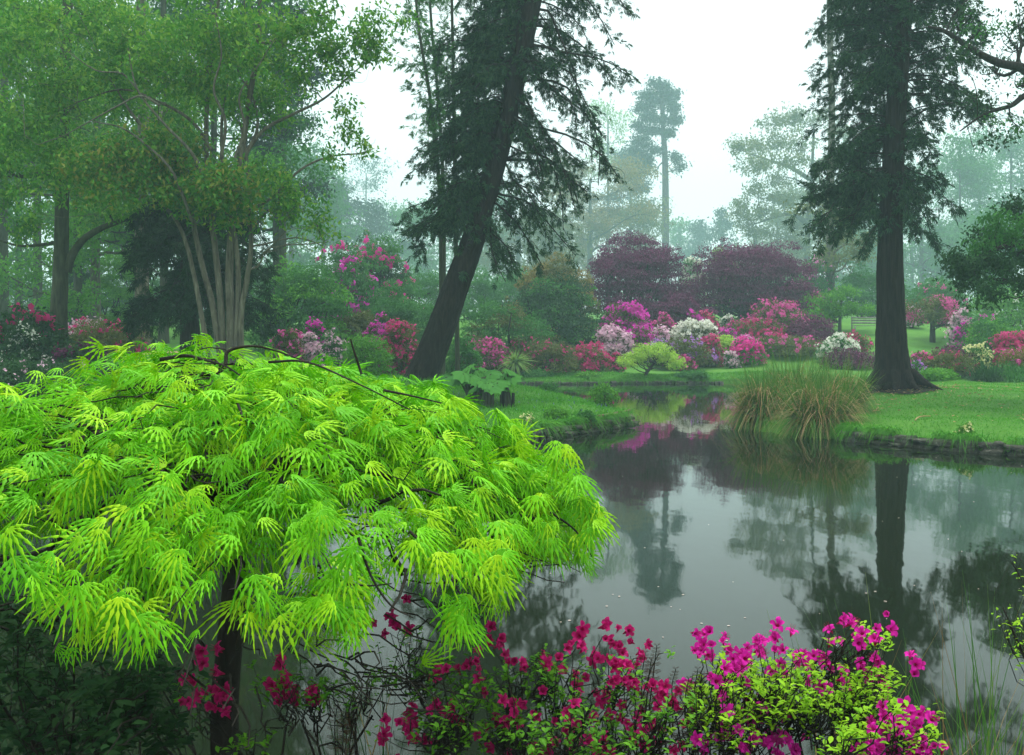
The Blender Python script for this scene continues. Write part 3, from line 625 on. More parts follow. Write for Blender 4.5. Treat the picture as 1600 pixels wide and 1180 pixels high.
shrub(A, 'small bright green bush at the edge of the lime maple', 'shrub', 575, 522, 36, 29, 'bright', None, ls=.075)
# ---------------------------------------------------------------- between the leaning tree and the purple maples
shrub('rhododendron', 'tall dark green mound without flowers in front of the purple maples', 'shrub', 868, 425, 68, 48, 'dark', None, second='mid', K=50)
shrub('rhododendron', 'tall bush with tan yellow new leaves behind the dark mound', 'shrub', 866, 388, 58, 53, 'tan', None, second='olive', K=40)
shrub('rhododendron', 'green bush close behind the leaning trunk', 'shrub', 785, 470, 62, 44, 'mid', None, second='olive', K=40)
shrub('laurel_bush', 'bluish green bush at the foot of the leaning trunk', 'shrub', 722, 520, 28, 33, 'mid', None, ls=.1)
shrub(A, 'rose azalea right behind the spiky palm lily', 'shrub', 757, 528, 36, 42, 'olive', 'rose', .45)
shrub(A, 'small olive azalea behind the palm lily', 'shrub', 815, 528, 24, 43, 'olive', 'coral', .06)
shrub(A, 'rounded olive azalea mound beside the palm lily', 'shrub', 855, 535, 44, 42.5, 'olive', 'coral', .05, K=34)
shrub(A, 'coral red azalea mound low on the bank beside the little lime tree', 'shrub', 922, 541, 34, 43.5, 'olive', 'coral', 1.1, K=30)
shrub(A, 'tiny coral azalea touching the lime tree', 'shrub', 964, 553, 12, 43.3, 'olive', 'coral', .9)
# main flower bank
shrub(A, 'tall pink magenta azalea under the first purple maple', 'shrub', 976, 477, 42, 49.5, 'olive', 'magenta', .75, K=40)
shrub(A, 'rounded pale pink azalea on the flank of the tall magenta one', 'shrub', 959, 511, 27, 46.8, 'olive', 'pale', 1.6)
shrub(A, 'pink azalea with dull green leaves in the middle of the flower bank', 'shrub', 1003, 508, 30, 47.8, 'olive', 'magenta', .45)
shrub(A, 'rose red azalea squeezed between the magenta and white ones', 'shrub', 1040, 490, 17, 50, 'olive', 'rose', .9)
shrub(A, 'pale lilac azalea beside the white one', 'shrub', 1028, 514, 20, 48, 'olive', 'pale', .8)
shrub(A, 'violet azalea peeping out above the lime tree', 'shrub', 1028, 526, 13, 46.5, 'mid', 'lilac', .8)
shrub(A, 'broad white azalea at the heart of the flower bank', 'shrub', 1082, 499, 35, 48.5, 'olive', 'white', 1.5, K=30)
shrub(A, 'small orchid pink azalea on top of the flower bank behind the white one', 'shrub', 1086, 484, 13, 50.5, 'olive', 'magenta', 1.1)
shrub(A, 'scarlet pink azalea on top of the flower bank behind the white one', 'shrub', 1106, 488, 15, 51, 'olive', 'coral', 1.0)
shrub(A, 'wide olive azalea with sparse lilac flowers below the white one', 'shrub', 1070, 529, 42, 45.5, 'olive', 'lilac', .13, K=38)
shrub(A, 'coral azalea flank below the white one', 'shrub', 1108, 524, 19, 46.2, 'olive', 'coral', .8)
shrub(A, 'small rose azalea low beside the lime tree canopy', 'shrub', 1070, 555, 13, 44.4, 'olive', 'rose', .8)
shrub('spirea_bush', 'yellow green bush without flowers on the flower bank', 'shrub', 1134, 522, 23, 47, 'lime', None)
shrub(A, 'small bright magenta azalea above the yellow green bush', 'shrub', 1136, 511, 16, 49, 'mid', 'magenta', .8)
shrub(A, 'hot pink azalea mound on the lawn beside the sedge', 'shrub', 1167, 532, 26, 46, 'mid', 'hot', 1.3)
shrub(A, 'lilac pink azalea cap above the hot pink mound', 'shrub', 1163, 521, 16, 47.2, 'mid', 'pink', 1.1)
shrub(A, 'tiny pale mauve azalea at the lawn edge by the hot pink mound', 'shrub', 1142, 546, 10, 45.3, 'mid', 'pale', .8)
shrub(A, 'tall crimson pink azalea in front of the second purple maple', 'shrub', 1216, 474, 44, 52, 'olive', 'rose', .62, K=44)
shrub(A, 'crimson pink azalea spreading below the tall one', 'shrub', 1182, 505, 42, 50.5, 'olive', 'crimson', .42, K=38)
shrub(A, 'sparse dusky pink azalea over the sedge tips', 'shrub', 1160, 500, 24, 51.5, 'olive', 'rose', .35)
shrub(A, 'low dark green azalea with few rose flowers along the lawn edge', 'shrub', 1225, 528, 56, 48.5, 'olive', 'rose', .14, K=40)
shrub('japanese_maple', 'low domed purple maple above the white azalea', 'shrub', 1268, 495, 40, 50, 'purple', None, K=34)
shrub(A, 'white azalea with loose open sprays between two low purple maples', 'shrub', 1310, 526, 27, 46.5, 'mid', 'white', .8)
shrub(A, 'salmon azalea at the end of the bank beside the big dark trunk', 'shrub', 1334, 520, 22, 48.5, 'olive', 'coral', .35)
shrub('japanese_maple', 'lowest purple maple mound, beside the base of the big dark trunk', 'shrub', 1328, 548, 40, 44, 'purple', None, K=32)
shrub(A, 'whitish green bush tucked under the second purple maple', 'shrub', 1138, 487, 10, 53, 'mid', 'white', .25)
shrub(A, 'red flowered upright bush behind the airy green tree', 'shrub', 1272, 458, 16, 58, 'olive', 'rose', .5)
# purple maples
def pmaple(label, px, top, hw, D, K, **k): return shrub('purple_maple', label, 'tree', px, top, hw, D, 'purple', None, K=int(K * 1.6), dens=2.2, flat=.5, droop=.8, stem_vis=.04, shape=.78, ls=.13, leafw=.42, **k)
pmaple('big domed purple maple under the tall misty pine', 994, 354, 78, 57, 60)
pmaple('broad purple maple spreading behind the crimson azaleas', 1172, 372, 86, 58, 60)
pmaple('small purple maple between the two big ones, close behind the azaleas', 1058, 458, 44, 53.5, 36)
shrub('rhododendron', 'white flowered bush glimpsed in the gap between the purple maples', 'shrub', 1082, 398, 20, 70, 'mid', 'white', .9)
shrub('rhododendron', 'yellow green bush peeping over the second purple maple', 'shrub', 1132, 378, 26, 66, 'light', None)
# right slope
tree('acer_tree', 'airy light green little tree on the slope by the pale bench', 'tree', 55, [([(1312, 520), (1313, 490), (1315, 470), (1316, 450)], .10, .04)], [(1315 + U(-42, 42), U(447, 498), U(54, 56), 24, 9, 420) for _ in range(15)], 'bright', 'bark_green', ls=.14)
tree('magnolia_tree', 'small round tree dotted with pink flowers on the sloping lawn', 'tree', 52, [([(1457, 524), (1457, 508), (1456, 495), (1455, 480)], .16, .06)], [(1455 + U(-36, 36), U(468, 505), U(50.5, 53.5), 18, 10, 330) for _ in range(16)] , 'olive', 'bark_dark', ls=.14, second='rose', sec_every=3, depth=1)
shrub('rhododendron', 'pale pink bush half hidden by the big dark trunk', 'shrub', 1424, 478, 13, 56, 'mid', 'pale', .7)
shrub('rhododendron', 'misty green mound with faint pink flowers behind the round pink tree', 'shrub', 1460, 440, 56, 64, 'mid', 'rose', .06, K=34)
shrub('rhododendron', 'tall green mound in the mist between the dark trunk and the pink tree', 'shrub', 1360, 420, 60, 72, 'mid', None, K=36)
shrub('rhododendron', 'pink topped bush high up behind the second purple maple', 'shrub', 1268, 394, 38, 74, 'mid', 'pink', .12, K=30)
shrub(A, 'lilac white azalea with open sprays on the upper lawn', 'shrub', 1504, 478, 18, 48, 'mid', 'pale', .9)
shrub(A, 'small magenta azalea at the foot of the lilac white one', 'shrub', 1506, 500, 13, 46.5, 'mid', 'magenta', .9)
shrub(A, 'thin orchid flowered azalea behind the green mound by the upper lawn', 'shrub', 1532, 485, 22, 47, 'mid', 'magenta', .22)
shrub('rhododendron', 'large rounded green mound without flowers above the salmon azalea', 'shrub', 1556, 490, 50, 43, 'mid', None, second='bright', K=40)
shrub('rhododendron', 'tall pale green mound by the picture edge above the others', 'shrub', 1580, 446, 58, 52, 'bright', 'white', .03, K=40)
shrub(A, 'salmon pink azalea by the picture edge', 'shrub', 1580, 513, 32, 38, 'olive', 'coral', .65)
shrub('japanese_maple', 'small feathery purple maple in the bed beyond the mown lawn', 'shrub', 1486, 537, 30, 37, 'purple', None, K=26)
shrub(A, 'cream flowered azalea beside the feathery purple maple', 'shrub', 1528, 542, 27, 37, 'mid', 'cream', .5)
shrub(A, 'small ruby azalea touching the cream one', 'shrub', 1562, 546, 9, 36.5, 'mid', 'crimson', .9)
shrub(A, 'pink azalea strip behind the flared trunk base', 'shrub', 1442, 549, 20, 38, 'olive', 'rose', .5)
shrub(A, 'small lilac azalea right beside the flared trunk', 'shrub', 1432, 562, 11, 35, 'mid', 'lilac', .5)
shrub(A, 'bronze leaved bush low in the bed between lilac and dark sedge', 'shrub', 1482, 553, 40, 35.5, 'olive', 'coral', .05, K=28)
shrub(A, 'dusky red leaved bush at the end of the bed by the picture edge', 'shrub', 1590, 545, 28, 34, 'tan', 'rose', .1)
shrub('leafy_plant', 'low bright green leafy plant edging the mown lawn', 'plant', 1462, 577, 30, 33.5, 'bright', None, ls=.1)
shrub('leafy_plant', 'low green leafy plant edging the mown lawn next to the picture edge', 'plant', 1580, 570, 32, 33.5, 'mid', None, ls=.1)
def sedge_clump(name, label, px, D, hw, L, n, mat, n2=0, group=None, base=None):
    x = (px - 800) / F * D; g = ground(x, D) if base is None else base; r = hw / F * D
    root = thing(name, label, 'plant', (x, D, g), group)
    for nm, nn, mt in (('green_blade', n, mat), ('dry_blade', n2, 'straw')):
        if not nn: continue
        gr = nm[0] == 'g'; mb = MB(); K_ = 16; ta = np.arange(K_) * 2.4; tq = np.sqrt((np.arange(K_) + .5) / K_) * r; ti = R.integers(0, K_, nn); tx = tq[ti] * np.cos(ta[ti]) + R.normal(size=nn) * r * .10; ty = tq[ti] * np.sin(ta[ti]) + R.normal(size=nn) * r * .10; a = np.arctan2(ty, tx); q = np.hypot(tx, ty); tl = (.72 + .4 * np.abs(np.sin(ti * 2.7 + px)))
        p = np.stack([x + q * np.cos(a), D + q * np.sin(a) * .7, np.full(nn, g - .03) + (0 if gr else U(0, .42, nn) * L * tl)], 1)
        tuft = np.sin(ti * 5.1 + x) * .16; k_ = (.34 if gr else .42) * q / r
        d = np.stack([np.cos(a) * k_ + R.normal(size=nn) * .20 + tuft, np.sin(a) * k_ + R.normal(size=nn) * .2, np.full(nn, 1.0 if gr else .75)], 1)
        ln = L * tl * U(.35, 1.15, nn) ** (.8 if gr else 1) * (1 if gr else .62)
        blades(mb, p, d, ln, .017 if D < 30 else .03, (U(0, 1, nn) ** 1.3 * 1.9) if gr else U(.5, 1.6, nn), 5); mb.build(nm, M[mt], root)
    return root
sedge_clump('sedge_tussock', 'dark upright sedge clump beyond the mown lawn', 1540, 33, 22, .95, 500, 'dark')
sedge_clump('iris_clump', 'clump of upright green iris leaves by the picture edge beyond the lawn', 1588, 32.5, 16, .7, 220, 'mid')
# bench
x, y = P(1355, 500, 54)[:2]; g = ground(x, y); root = thing('garden_bench', 'pale slatted garden bench on the lawn behind the big dark trunk', 'bench', (x, y, g))
M['bench'] = barkmat('weathered_wood', (.16, .16, .14), (.30, .30, .27), sc=4)
def box(mb, c, s):
    c = np.array(c, float); s = np.array(s, float) / 2; v = np.array([(i, j, k) for i in (-1, 1) for j in (-1, 1) for k in (-1, 1)]) * s + c
    mb.add(v, [(0, 1, 3, 2), (4, 6, 7, 5), (0, 4, 5, 1), (2, 3, 7, 6), (0, 2, 6, 4), (1, 5, 7, 3)])
zt = H - (492 - HOR) / F * 54; hb = max(zt - g, .8)
mb = MB(); [box(mb, (x, y - .05 - k * .11, g + .45), (1.7, .09, .03)) for k in range(4)]; mb.build('seat', M['bench'], root)
mb = MB(); [box(mb, (x, y + .06, g + .6 + k * .14), (1.7, .03, .09)) for k in range(3)]; mb.build('backrest', M['bench'], root)
for sx in (-.8, .8):
    for yy, hh in ((y + .085, .95), (y - .42, .43)):
        mb = MB(); box(mb, (x + sx, yy, g + hh / 2), (.07, .02 if hh > .5 else .06, hh)); mb.build('leg', M['bench'], root)

# ---------------------------------------------------------------- far misty trees
def pine():
    D = 215; tp = [(1040, 430), (1040, 330), (1039, 250), (1036, 200), (1034, 150), (1030, 120)]
    cl = []
    for x, y, rx, rz, n in [(1030, 132, 20, 7, 900), (1008, 148, 22, 7, 900), (1045, 146, 20, 8, 900), (1000, 166, 20, 7, 800), (1030, 158, 22, 7, 800), (1056, 166, 14, 8, 600), (1012, 180, 20, 6, 700), (1058, 184, 14, 7, 600), (1036, 184, 16, 6, 500), (995, 196, 18, 6, 600),
                            (1020, 202, 20, 5, 600), (1046, 206, 14, 5, 400), (1000, 216, 24, 6, 700), (990, 232, 18, 6, 550), (1022, 232, 18, 4, 400), (1056, 246, 16, 5, 420), (1068, 258, 11, 5, 260), (1012, 246, 26, 5, 600), (992, 256, 22, 6, 520), (982, 276, 16, 7, 380), (1000, 276, 12, 6, 240)]:
        cl.append((x, y, D + U(-4, 4), rx, rz, n))
    tree('pine_tree', 'tall misty pine with a bare straight trunk standing above the purple maples', 'tree', D, [(tp, .85, .3)], cl, 'pine', 'bark_pine', ls=.6, limb_r=.3, flare=1.1, jit=.2, twigs=12,
         limbs=[([(1039, 250), (1028, 262), (1020, 285)], .2, .05)])
pine()
def misty(name, label, D, px, r, cl, leaf, ls, lean=0, twigs=8, top=None, limbs=()):
    k = 1.8 if D < 150 else 1.5; cl = [(c[0], c[1], c[2] * k, c[3] * 1.15, c[4] * 1.15, int(c[5] * (1.8 if D < 140 else 1.2))) for c in cl]; D *= k; r *= .85; ls *= k * .9
    limbs = [(a, b * k, c * k) for a, b, c in limbs]
    top = min(c[1] for c in cl) if top is None else top
    return tree(name, label, 'tree', D, [([(px, 470), (px, 360), (px + lean * .5, (360 + top) / 2 + 30), (px + lean, top + 20)], r, r * .3)], cl, leaf, 'bark_green', ls=ls, limbs=limbs, twigs=twigs, flare=1.1)
misty('oak_tree', 'misty tan leaved oak beside the pine trunk above the first purple maple', 105, 922, .75, [(922 + U(-70, 95), U(255, 370), 105 + U(-6, 6), 32, 14, 330) for _ in range(22)], 'tan', .30)
misty('bare_tree', 'faint thin leaved tree in the mist between the leaning trunk and the pine', 165, 950, .7, [(952 + U(-32, 30), U(165, 260), 165 + U(-6, 6), 28, 16, 160) for _ in range(13)], 'light', .5, twigs=10)
misty('fir_tree', 'greyish fir like tree in the mist behind the pine crown', 135, 985, .6, [(985 + U(-26, 22), U(215, 340), 135 + U(-4, 4), 24, 10, 260) for _ in range(12)], 'pine', .45)
misty('oak_tree', 'misty spreading oak reaching out from behind the big dark conifer', 92, 1262, .7, [(x, y, 92 + U(-5, 5), 30, 13, 330) for x, y in [(1205, 190), (1240, 175), (1270, 180), (1180, 225), (1160, 225), (1215, 215), (1250, 215), (1195, 245), (1235, 250), (1175, 255), (1215, 280), (1185, 300), (1160, 320), (1155, 345), (1195, 330), (1225, 310), (1240, 345), (1185, 360), (1215, 370), (1250, 380), (1290, 250), (1300, 300), (1280, 350), (1320, 200), (1330, 330), (1310, 380)]],
      'oak', .30, lean=10, limbs=[([(1262, 350), (1240, 335), (1215, 338), (1180, 350)], .28, .06), ([(1265, 280), (1235, 262), (1200, 250), (1165, 238)], .22, .05)])
plain_tree('beech_tree', 'pale straight trunk in the mist under the drooping conifer boughs', 1296, 74, .36, [(1296 + U(-40, 60), U(270, 400), 74 + U(-4, 4), 36, 16, 300) for _ in range(9)], 'oak', 'bark_grey', ls=.26, base_py=470)
misty('conifer_tree', 'faint bluish conifer standing far off in the gap between the maples', 190, 1092, .6, [(1092 + U(-1, 1) * w, y, 190 + U(-3, 3), 10 + w, 7, 170) for y, w in [(352, 6), (362, 9), (372, 12), (382, 15), (392, 18), (402, 20), (358, 6), (388, 14)]], 'pine', .7)
misty('conifer_tree', 'faint pointed conifer on the slope at the edge of the bright gap', 140, 1128, .5, [(1128 + U(-1, 1) * w, y, 140 + U(-3, 3), 8 + w, 7, 170) for y, w in [(332, 4), (345, 7), (357, 10), (368, 13), (378, 16), (390, 18), (350, 8), (400, 20)]], 'pine', .5)
misty('broadleaf_tree', 'round faint tree lost in the mist behind the gap of the maples', 210, 1062, .7, [(1062 + U(-26, 26), U(350, 410), 210 + U(-5, 5), 22, 12, 170) for _ in range(10)], 'mid', .8)
# back of the gap left of the leaning tree
misty('conifer_tree', 'greyish green conifer with a pointed top in the mist beyond the pink rhododendron', 95, 528, .5, [(528 + U(-1, 1) * w, y, 95 + U(-3, 3), 10 + w, 9, 300) for y, w in [(292, 4), (306, 9), (320, 16), (333, 22), (345, 28), (358, 32), (370, 36), (318, 12), (340, 24), (360, 34), (380, 40)]], 'pine', .34)
misty('conifer_tree', 'lower greyish green conifer beside the pointed one', 100, 580, .5, [(580 + U(-1, 1) * w, y, 100 + U(-3, 3), 14 + w, 10, 300) for y, w in [(322, 8), (335, 16), (348, 24), (358, 30), (370, 34), (380, 38), (392, 40)]], 'pine', .36)
misty('bare_tree', 'very faint branching tree in the bright mist above the two conifers', 190, 572, .6, [(572 + U(-45, 40), U(250, 330), 190 + U(-6, 6), 26, 16, 120) for _ in range(12)], 'pine', .5, twigs=10)
misty('broadleaf_tree', 'misty tree closing the view behind the slender young stems', 110, 690, .6, [(690 + U(-55, 60), U(310, 420), 110 + U(-6, 6), 34, 18, 300) for _ in range(13)], 'mid', .36)
misty('broadleaf_tree', 'misty tree filling the gap behind the leaning trunk', 100, 810, .6, [(810 + U(-60, 60), U(330, 440), 100 + U(-6, 6), 34, 18, 320) for _ in range(13)], 'olive', .34)
for px, tp, D, hw, n, lf, lab in [(505, 255, 85, 55, 14, 'mid', 'misty broad tree in the gap behind the top of the pink rhododendron'), (455, 180, 75, 60, 14, 'mid', 'misty broad tree half hidden by the pale stemmed tree'), (640, 330, 125, 70, 12, 'mid', 'pale misty tree low behind the slender young stems'),
        (880, 262, 115, 62, 16, 'tan', 'misty tan leaved tree half hidden by the hanging boughs of the leaning tree'), (985, 318, 110, 50, 12, 'oak', 'misty low tree filling the space under the pine crown'), (760, 300, 120, 60, 12, 'mid', 'misty tree glimpsed through the leaning tree'), (850, 345, 90, 60, 12, 'olive', 'misty low tree behind the tan topped bush'),
        (1215, 342, 120, 60, 14, 'oak', 'misty low tree behind the second purple maple'), (1262, 285, 125, 70, 16, 'oak', 'misty rounded tree under the spreading oak'), (1345, 225, 118, 60, 16, 'mid', 'misty tall tree right behind the big dark conifer'), (1425, 250, 115, 60, 16, 'mid', 'misty tall tree to the side of the big dark conifer'),
        (1500, 215, 100, 66, 18, 'mid', 'misty tall tree behind the gap in the oak boughs'), (1180, 395, 95, 60, 10, 'olive', 'misty bush like tree directly behind the second purple maple'), (1560, 330, 80, 70, 14, 'mid', 'misty green tree behind the lower oak leaf mass')]:
    misty('broadleaf_tree', lab, D, px, .45, [(px + U(-1, 1) * hw * (.55 + .45 * (y - tp) / (460 - tp)), y, D + U(-7, 7), 34, 18, 330) for y in tp + (455 - tp) * U(0, 1, n) ** 1.1], lf, .36, top=tp)
for px, tp, hw, D, lab in [(655, 425, 60, 62, 'misty green mound behind the feet of the slender stems'), (735, 420, 55, 66, 'misty green mound glimpsed just behind the leaning trunk'), (800, 425, 55, 70, 'misty green mound behind the bush with tan yellow leaves')]:
    shrub('rhododendron', lab, 'shrub', px, tp, hw, D, 'mid', None, K=30, dens=.8)
# right side woods
misty('broadleaf_tree', 'misty green tree beyond the upper lawn behind the round pink tree', 95, 1440, .5, [(1440 + U(-75, 75), U(330, 450), 95 + U(-6, 6), 40, 20, 330) for _ in range(18)], 'mid', .34)
misty('broadleaf_tree', 'tall misty tree by the picture edge behind the dark oak bough', 110, 1580, .6, [(1580 + U(-75, 100), U(200, 430), 110 + U(-6, 6), 46, 24, 330) for _ in range(22)], 'mid', .4, top=180)
misty('broadleaf_tree', 'misty green tree behind the lower boughs of the big conifer', 100, 1350, .5, [(1350 + U(-50, 50), U(330, 440), 100 + U(-6, 6), 36, 18, 300) for _ in range(12)], 'mid', .36)
# near oak on the right: trunk outside the frame, boughs and two dark leaf masses inside it
tree('oak_tree', 'dark oak boughs reaching in from the picture edge beside the big conifer', 'tree', 23,
     [([(1760, 620), (1752, 480), (1745, 300), (1735, 120), (1730, -60), (1730, -260)], .36, .16)],
     [(x, y, 23 + U(-1.6, 1.6), 34, 20, 520) for x, y in [(1560, 340), (1590, 320), (1540, 365), (1575, 370), (1520, 390), (1555, 400), (1590, 395), (1505, 420), (1540, 430), (1580, 425), (1515, 445), (1545, 455), (1600, 355), (1620, 400), (1640, 340), (1495, 405), (1530, 410), (1610, 440), (1650, 420)]] +
     [(x, y, 23 + U(-1.5, 1.5), 42, 24, 170) for x, y in [(1500, 60), (1540, 40), (1580, 60), (1560, 100), (1520, 20), (1590, 130), (1480, 30), (1600, 20), (1545, 150), (1590, 190), (1560, 205)]] + [(x, y, 23, 60, 40, 420) for x, y in [(1680, 60), (1640, -60), (1720, 180), (1560, -90), (1660, 260)]],
     'dark', 'bark_dark', ls=.10, twigs=8, second='mid', sec_every=4,
     limbs=[([(1742, 250), (1680, 180), (1625, 135), (1600, 108), (1560, 98), (1520, 78), (1478, 50), (1450, 42)], .17, .03), ([(1628, 138), (1600, 150), (1580, 165), (1555, 172), (1532, 182), (1500, 205)], .08, .015), ([(1748, 420), (1680, 390), (1620, 380), (1570, 385), (1530, 400)], .14, .02)])

# ---------------------------------------------------------------- island and lawn edges
def stone_wall(label, pts, h, lo=.22, hi=.5, cour=2):
    q = spline([(p[0], p[1], 0) for p in pts], 40); s = np.concatenate([[0], np.cumsum(np.linalg.norm(np.diff(q, axis=0), axis=1))])
    root = None; mb = MB()
    for c in range(cour):
        t = U(0, .2); zc = -.04 + h * (c + .5) / cour
        while t < s[-1]:
            l = U(lo, hi); m_ = min(t + l / 2, s[-1]); p = np.array([np.interp(m_, s, q[:, k]) for k in range(3)]); p2 = np.array([np.interp(min(m_ + .1, s[-1]), s, q[:, k]) for k in range(3)]) - np.array([np.interp(max(m_ - .1, 0), s, q[:, k]) for k in range(3)])
            a = math.atan2(p2[1], p2[0]) + U(-.12, .12); hh = h / cour * U(.55, 1.25)
            # rounded rough block: 3x3x3 lattice shell, jittered
            g = np.array([(i, j, k) for i in (-1, 0, 1) for j in (-1, 0, 1) for k in (-1, 0, 1)], float)
            nn_ = np.abs(g).sum(1, keepdims=True); g = g * np.where(nn_ == 3, .84, np.where(nn_ == 2, .95, 1.05)) + R.normal(size=g.shape) * .13
            v = g * np.array([l * .49, U(.12, .2), hh * .5]); cc, sn = math.cos(a), math.sin(a)
            v = np.stack([v[:, 0] * cc - v[:, 1] * sn, v[:, 0] * sn + v[:, 1] * cc, v[:, 2]], 1) + np.array([p[0], p[1], zc]) + np.array([-sn, cc, 0]) * U(-.06, .04)
            ix = lambda i, j, k: (i * 3 + j) * 3 + k; fs = []
            for e in (0, 2):
                for i in (0, 1):
                    for j in (0, 1):
                        fs += [(ix(e, i, j), ix(e, i + 1, j), ix(e, i + 1, j + 1), ix(e, i, j + 1)), (ix(i, e, j), ix(i + 1, e, j), ix(i + 1, e, j + 1), ix(i, e, j + 1)), (ix(i, j, e), ix(i + 1, j, e), ix(i + 1, j + 1, e), ix(i, j + 1, e))]
            mb.add(v, fs); t += l * U(.98, 1.12)
    return tag(mb.build('stone_edging', M['stone']), label, 'edging')
stone_wall('rough stone edging holding up the grassy island', [(-5, 17.4), (-2.5, 18.05), (-.1, 18.95), (1.2, 20.65), (2.0, 21.75), (2.72, 23.0)], .25, .12, .36, 2)
stone_wall('low rough stone wall along the water below the mown lawn', [(6.5, 19.5), (6.85, 19.0), (8.75, 16.95), (12, 15.35), (15, 14.4)], .24, .14, .45, 2)
stone_wall('row of small stones along the far shore below the little lime tree', [(-2, 40.9), (2, 40.6), (4, 40.9), (6, 41.2), (8.6, 41.1)], .15, .1, .4, 1)
mb = MB(); q = spline([(1.5, 21.0, .29), (2.1, 21.85, .30), (2.72, 22.95, .31)], 5); tube(mb, q, .032, .028, 6)
for u in (1, 9): tube(mb, [q[u] + (.05, -.06, -.55), q[u] + (.05, -.06, .0)], .025, .025, 6)
tag(mb.build('timber_edging', M['timber']), 'thin weathered timber rail edging the tip of the grassy island', 'edging')

def lawn_blades(name, label, n, xr, yr, L, mat, cond, W=.012, clump=0.0):
    x = U(*xr, n); y = U(*yr, n); k = ~inside(x, y) & cond(x, y); x, y = x[k], y[k]; z = land(x, y)
    hmap = .6 + .8 * (.5 + .5 * np.sin(x * 2.1 + np.sin(y * 1.7) * 2)) * (.5 + .5 * np.sin(y * 2.6 + x)) if clump else np.ones(len(x))
    d = np.stack([R.normal(size=len(x)) * .45, R.normal(size=len(x)) * .45, np.ones(len(x))], 1)
    mb = MB(); blades(mb, np.stack([x, y, z - .01], 1), d, L * U(.5, 1.3, len(x)) * hmap, W, U(.1, .8, len(x)), 2)
    return tag(mb.build(name, M[mat]), label, kind='stuff')
isl = lambda x, y: (y < 34) & (x < 3.2)
lawn_blades('grass', 'long lush grass covering the island', 90000, (-5, 3), (18, 33.5), .17, 'grass', isl, .013, 1)
lawn_blades('grass', 'short mown grass of the lawn beside the redwood', 120000, (5, 17.5), (14.5, 33), .07, 'grass', lambda x, y: (x > 4.9), .012)
lawn_blades('grass', 'ragged grass fringe along the water below the lawn', 30000, (5, 16), (14.4, 20.5), .30, 'grass', lambda x, y: edge_dist(x, y) < .2, .013, 1)
lawn_blades('grass', 'shaggy grass hanging over the island stones', 45000, (-5, 3), (17.5, 25), .27, 'grass', lambda x, y: (y < 25) & (x < 3.2) & (edge_dist(x, y) < .22), .014, 1)
lawn_blades('bluebell_carpet', 'tiny bluish flowers scattered in the island grass', 160, (-1.5, 2.8), (19, 27), .17, 'violet', isl, .016)
lawn_blades('grass', 'soft grass edging the far shore', 40000, (-6, 12), (40.5, 42.5), .13, 'grass', lambda x, y: (y > 40.4), .022, 1)

def _ribbed():
    V = [(0, 0, .0)]; Fc = []
    for k in range(29):
        a = -2.75 + 5.5 * k / 28; tip = k % 4; r_ = (1.0, .86, .62, .86)[tip] * (.55 + .06 * math.cos(a))
        for f_ in (.5, 1): V.append((.38 + r_ * f_ * math.cos(a) - .38 * (1 - f_), r_ * f_ * math.sin(a) * 1.05, (.05 if k % 2 else -.03) * f_ + .10 * f_ - .22 * f_ * f_))
    for k in range(28):
        b = 1 + 2 * k; Fc += [(0, b, b + 2), (b, b + 1, b + 3), (b, b + 3, b + 2)]
    return np.array(V), np.array(Fc)
T_ROUND = _ribbed()
def gunnera(label, px, py, D, n, hgt, size, spread):
    x = (px - 800) / F * D; g = ground(x, D); root = thing('gunnera_plant', label, 'plant', (x, D, g), 'gunnera by the leaning trunk'); st, lf = MB(), MB()
    for k in range(n):
        a = k * 2.4 + U(-.3, .3); rr = spread * math.sqrt((k + .5) / n); e = np.array([x + rr * math.cos(a), D + rr * math.sin(a) * .7, g + hgt * U(.75, 1.05) * (1 - .25 * rr / max(spread, .01))])
        tube(st, spline([(x + .1 * math.cos(a), D + .1 * math.sin(a), g), ((x + e[0]) / 2 - .02, (D + e[1]) / 2, g + hgt * .6), e], 5), .035, .018, 6)
        d = np.array([[math.cos(a), math.sin(a) - .3, -.25]]); s_ = size * U(.8, 1.15)
        scatter(lf, T_ROUND, [e - nrm(d)[0] * s_ * .3], d, np.array([[U(-.5, .5), U(-.75, -.1), 1.]]), [s_], [s_], .12)
    st.build('stem', M['bark_green'], root); lf.build('leaf_blade', M['gunnera'], root, smooth=False); return root, x, g
gunnera('spreading clump of big ribbed leaves at the foot of the leaning trunk', 742, 612, 23.6, 20, .85, .46, .75)
gunnera('upright fan of big ribbed leaves between the clump and the brown stump', 764, 615, 22.8, 11, .72, .40, .34)
r_, x, g = gunnera('tall big leaved plant on a brown fibrous stump', 790, 618, 23.0, 6, .92, .42, .24)
mb = MB(); tube(mb, [(x, 23, g - .05), (x + .02, 23, g + .25), (x + .01, 23, g + .5)], 0, 0, 10, radii=[.10, .085, .05], flute=.2); tube(mb, [(x + .16, 22.9, g - .05), (x + .18, 22.9, g + .35)], .05, .035, 8, flute=.2); mb.build('stump', M['bark_lean'], r_)
x, D = (805 - 800) / F * 35, 35; D = 41.6; x = 5 / F * D; g = ground(x, D); root = thing('palm_lily', 'spiky palm lily with a fan of narrow leaves beside the olive azaleas', 'plant', (x, D, g))
mb = MB(); tube(mb, [(x, D, g - .1), (x, D, g + .5)], .09, .07, 8, flute=.1); mb.build('trunk', M['bark_grey'], root)
mb = MB(); N = 240; d = rvec(N); d[:, 2] = d[:, 2] * .8 + .28; blades(mb, np.tile([x, D, g + .55], (N, 1)), d, U(.6, .98, N), .05, U(.1, .7, N), 4); mb.build('leaf_fan', M['light'], root)
shrub('leafy_plant', 'small round green plant on the back edge of the island', 'plant', 856, 599, 15, 28, 'mid', None, ls=.07)
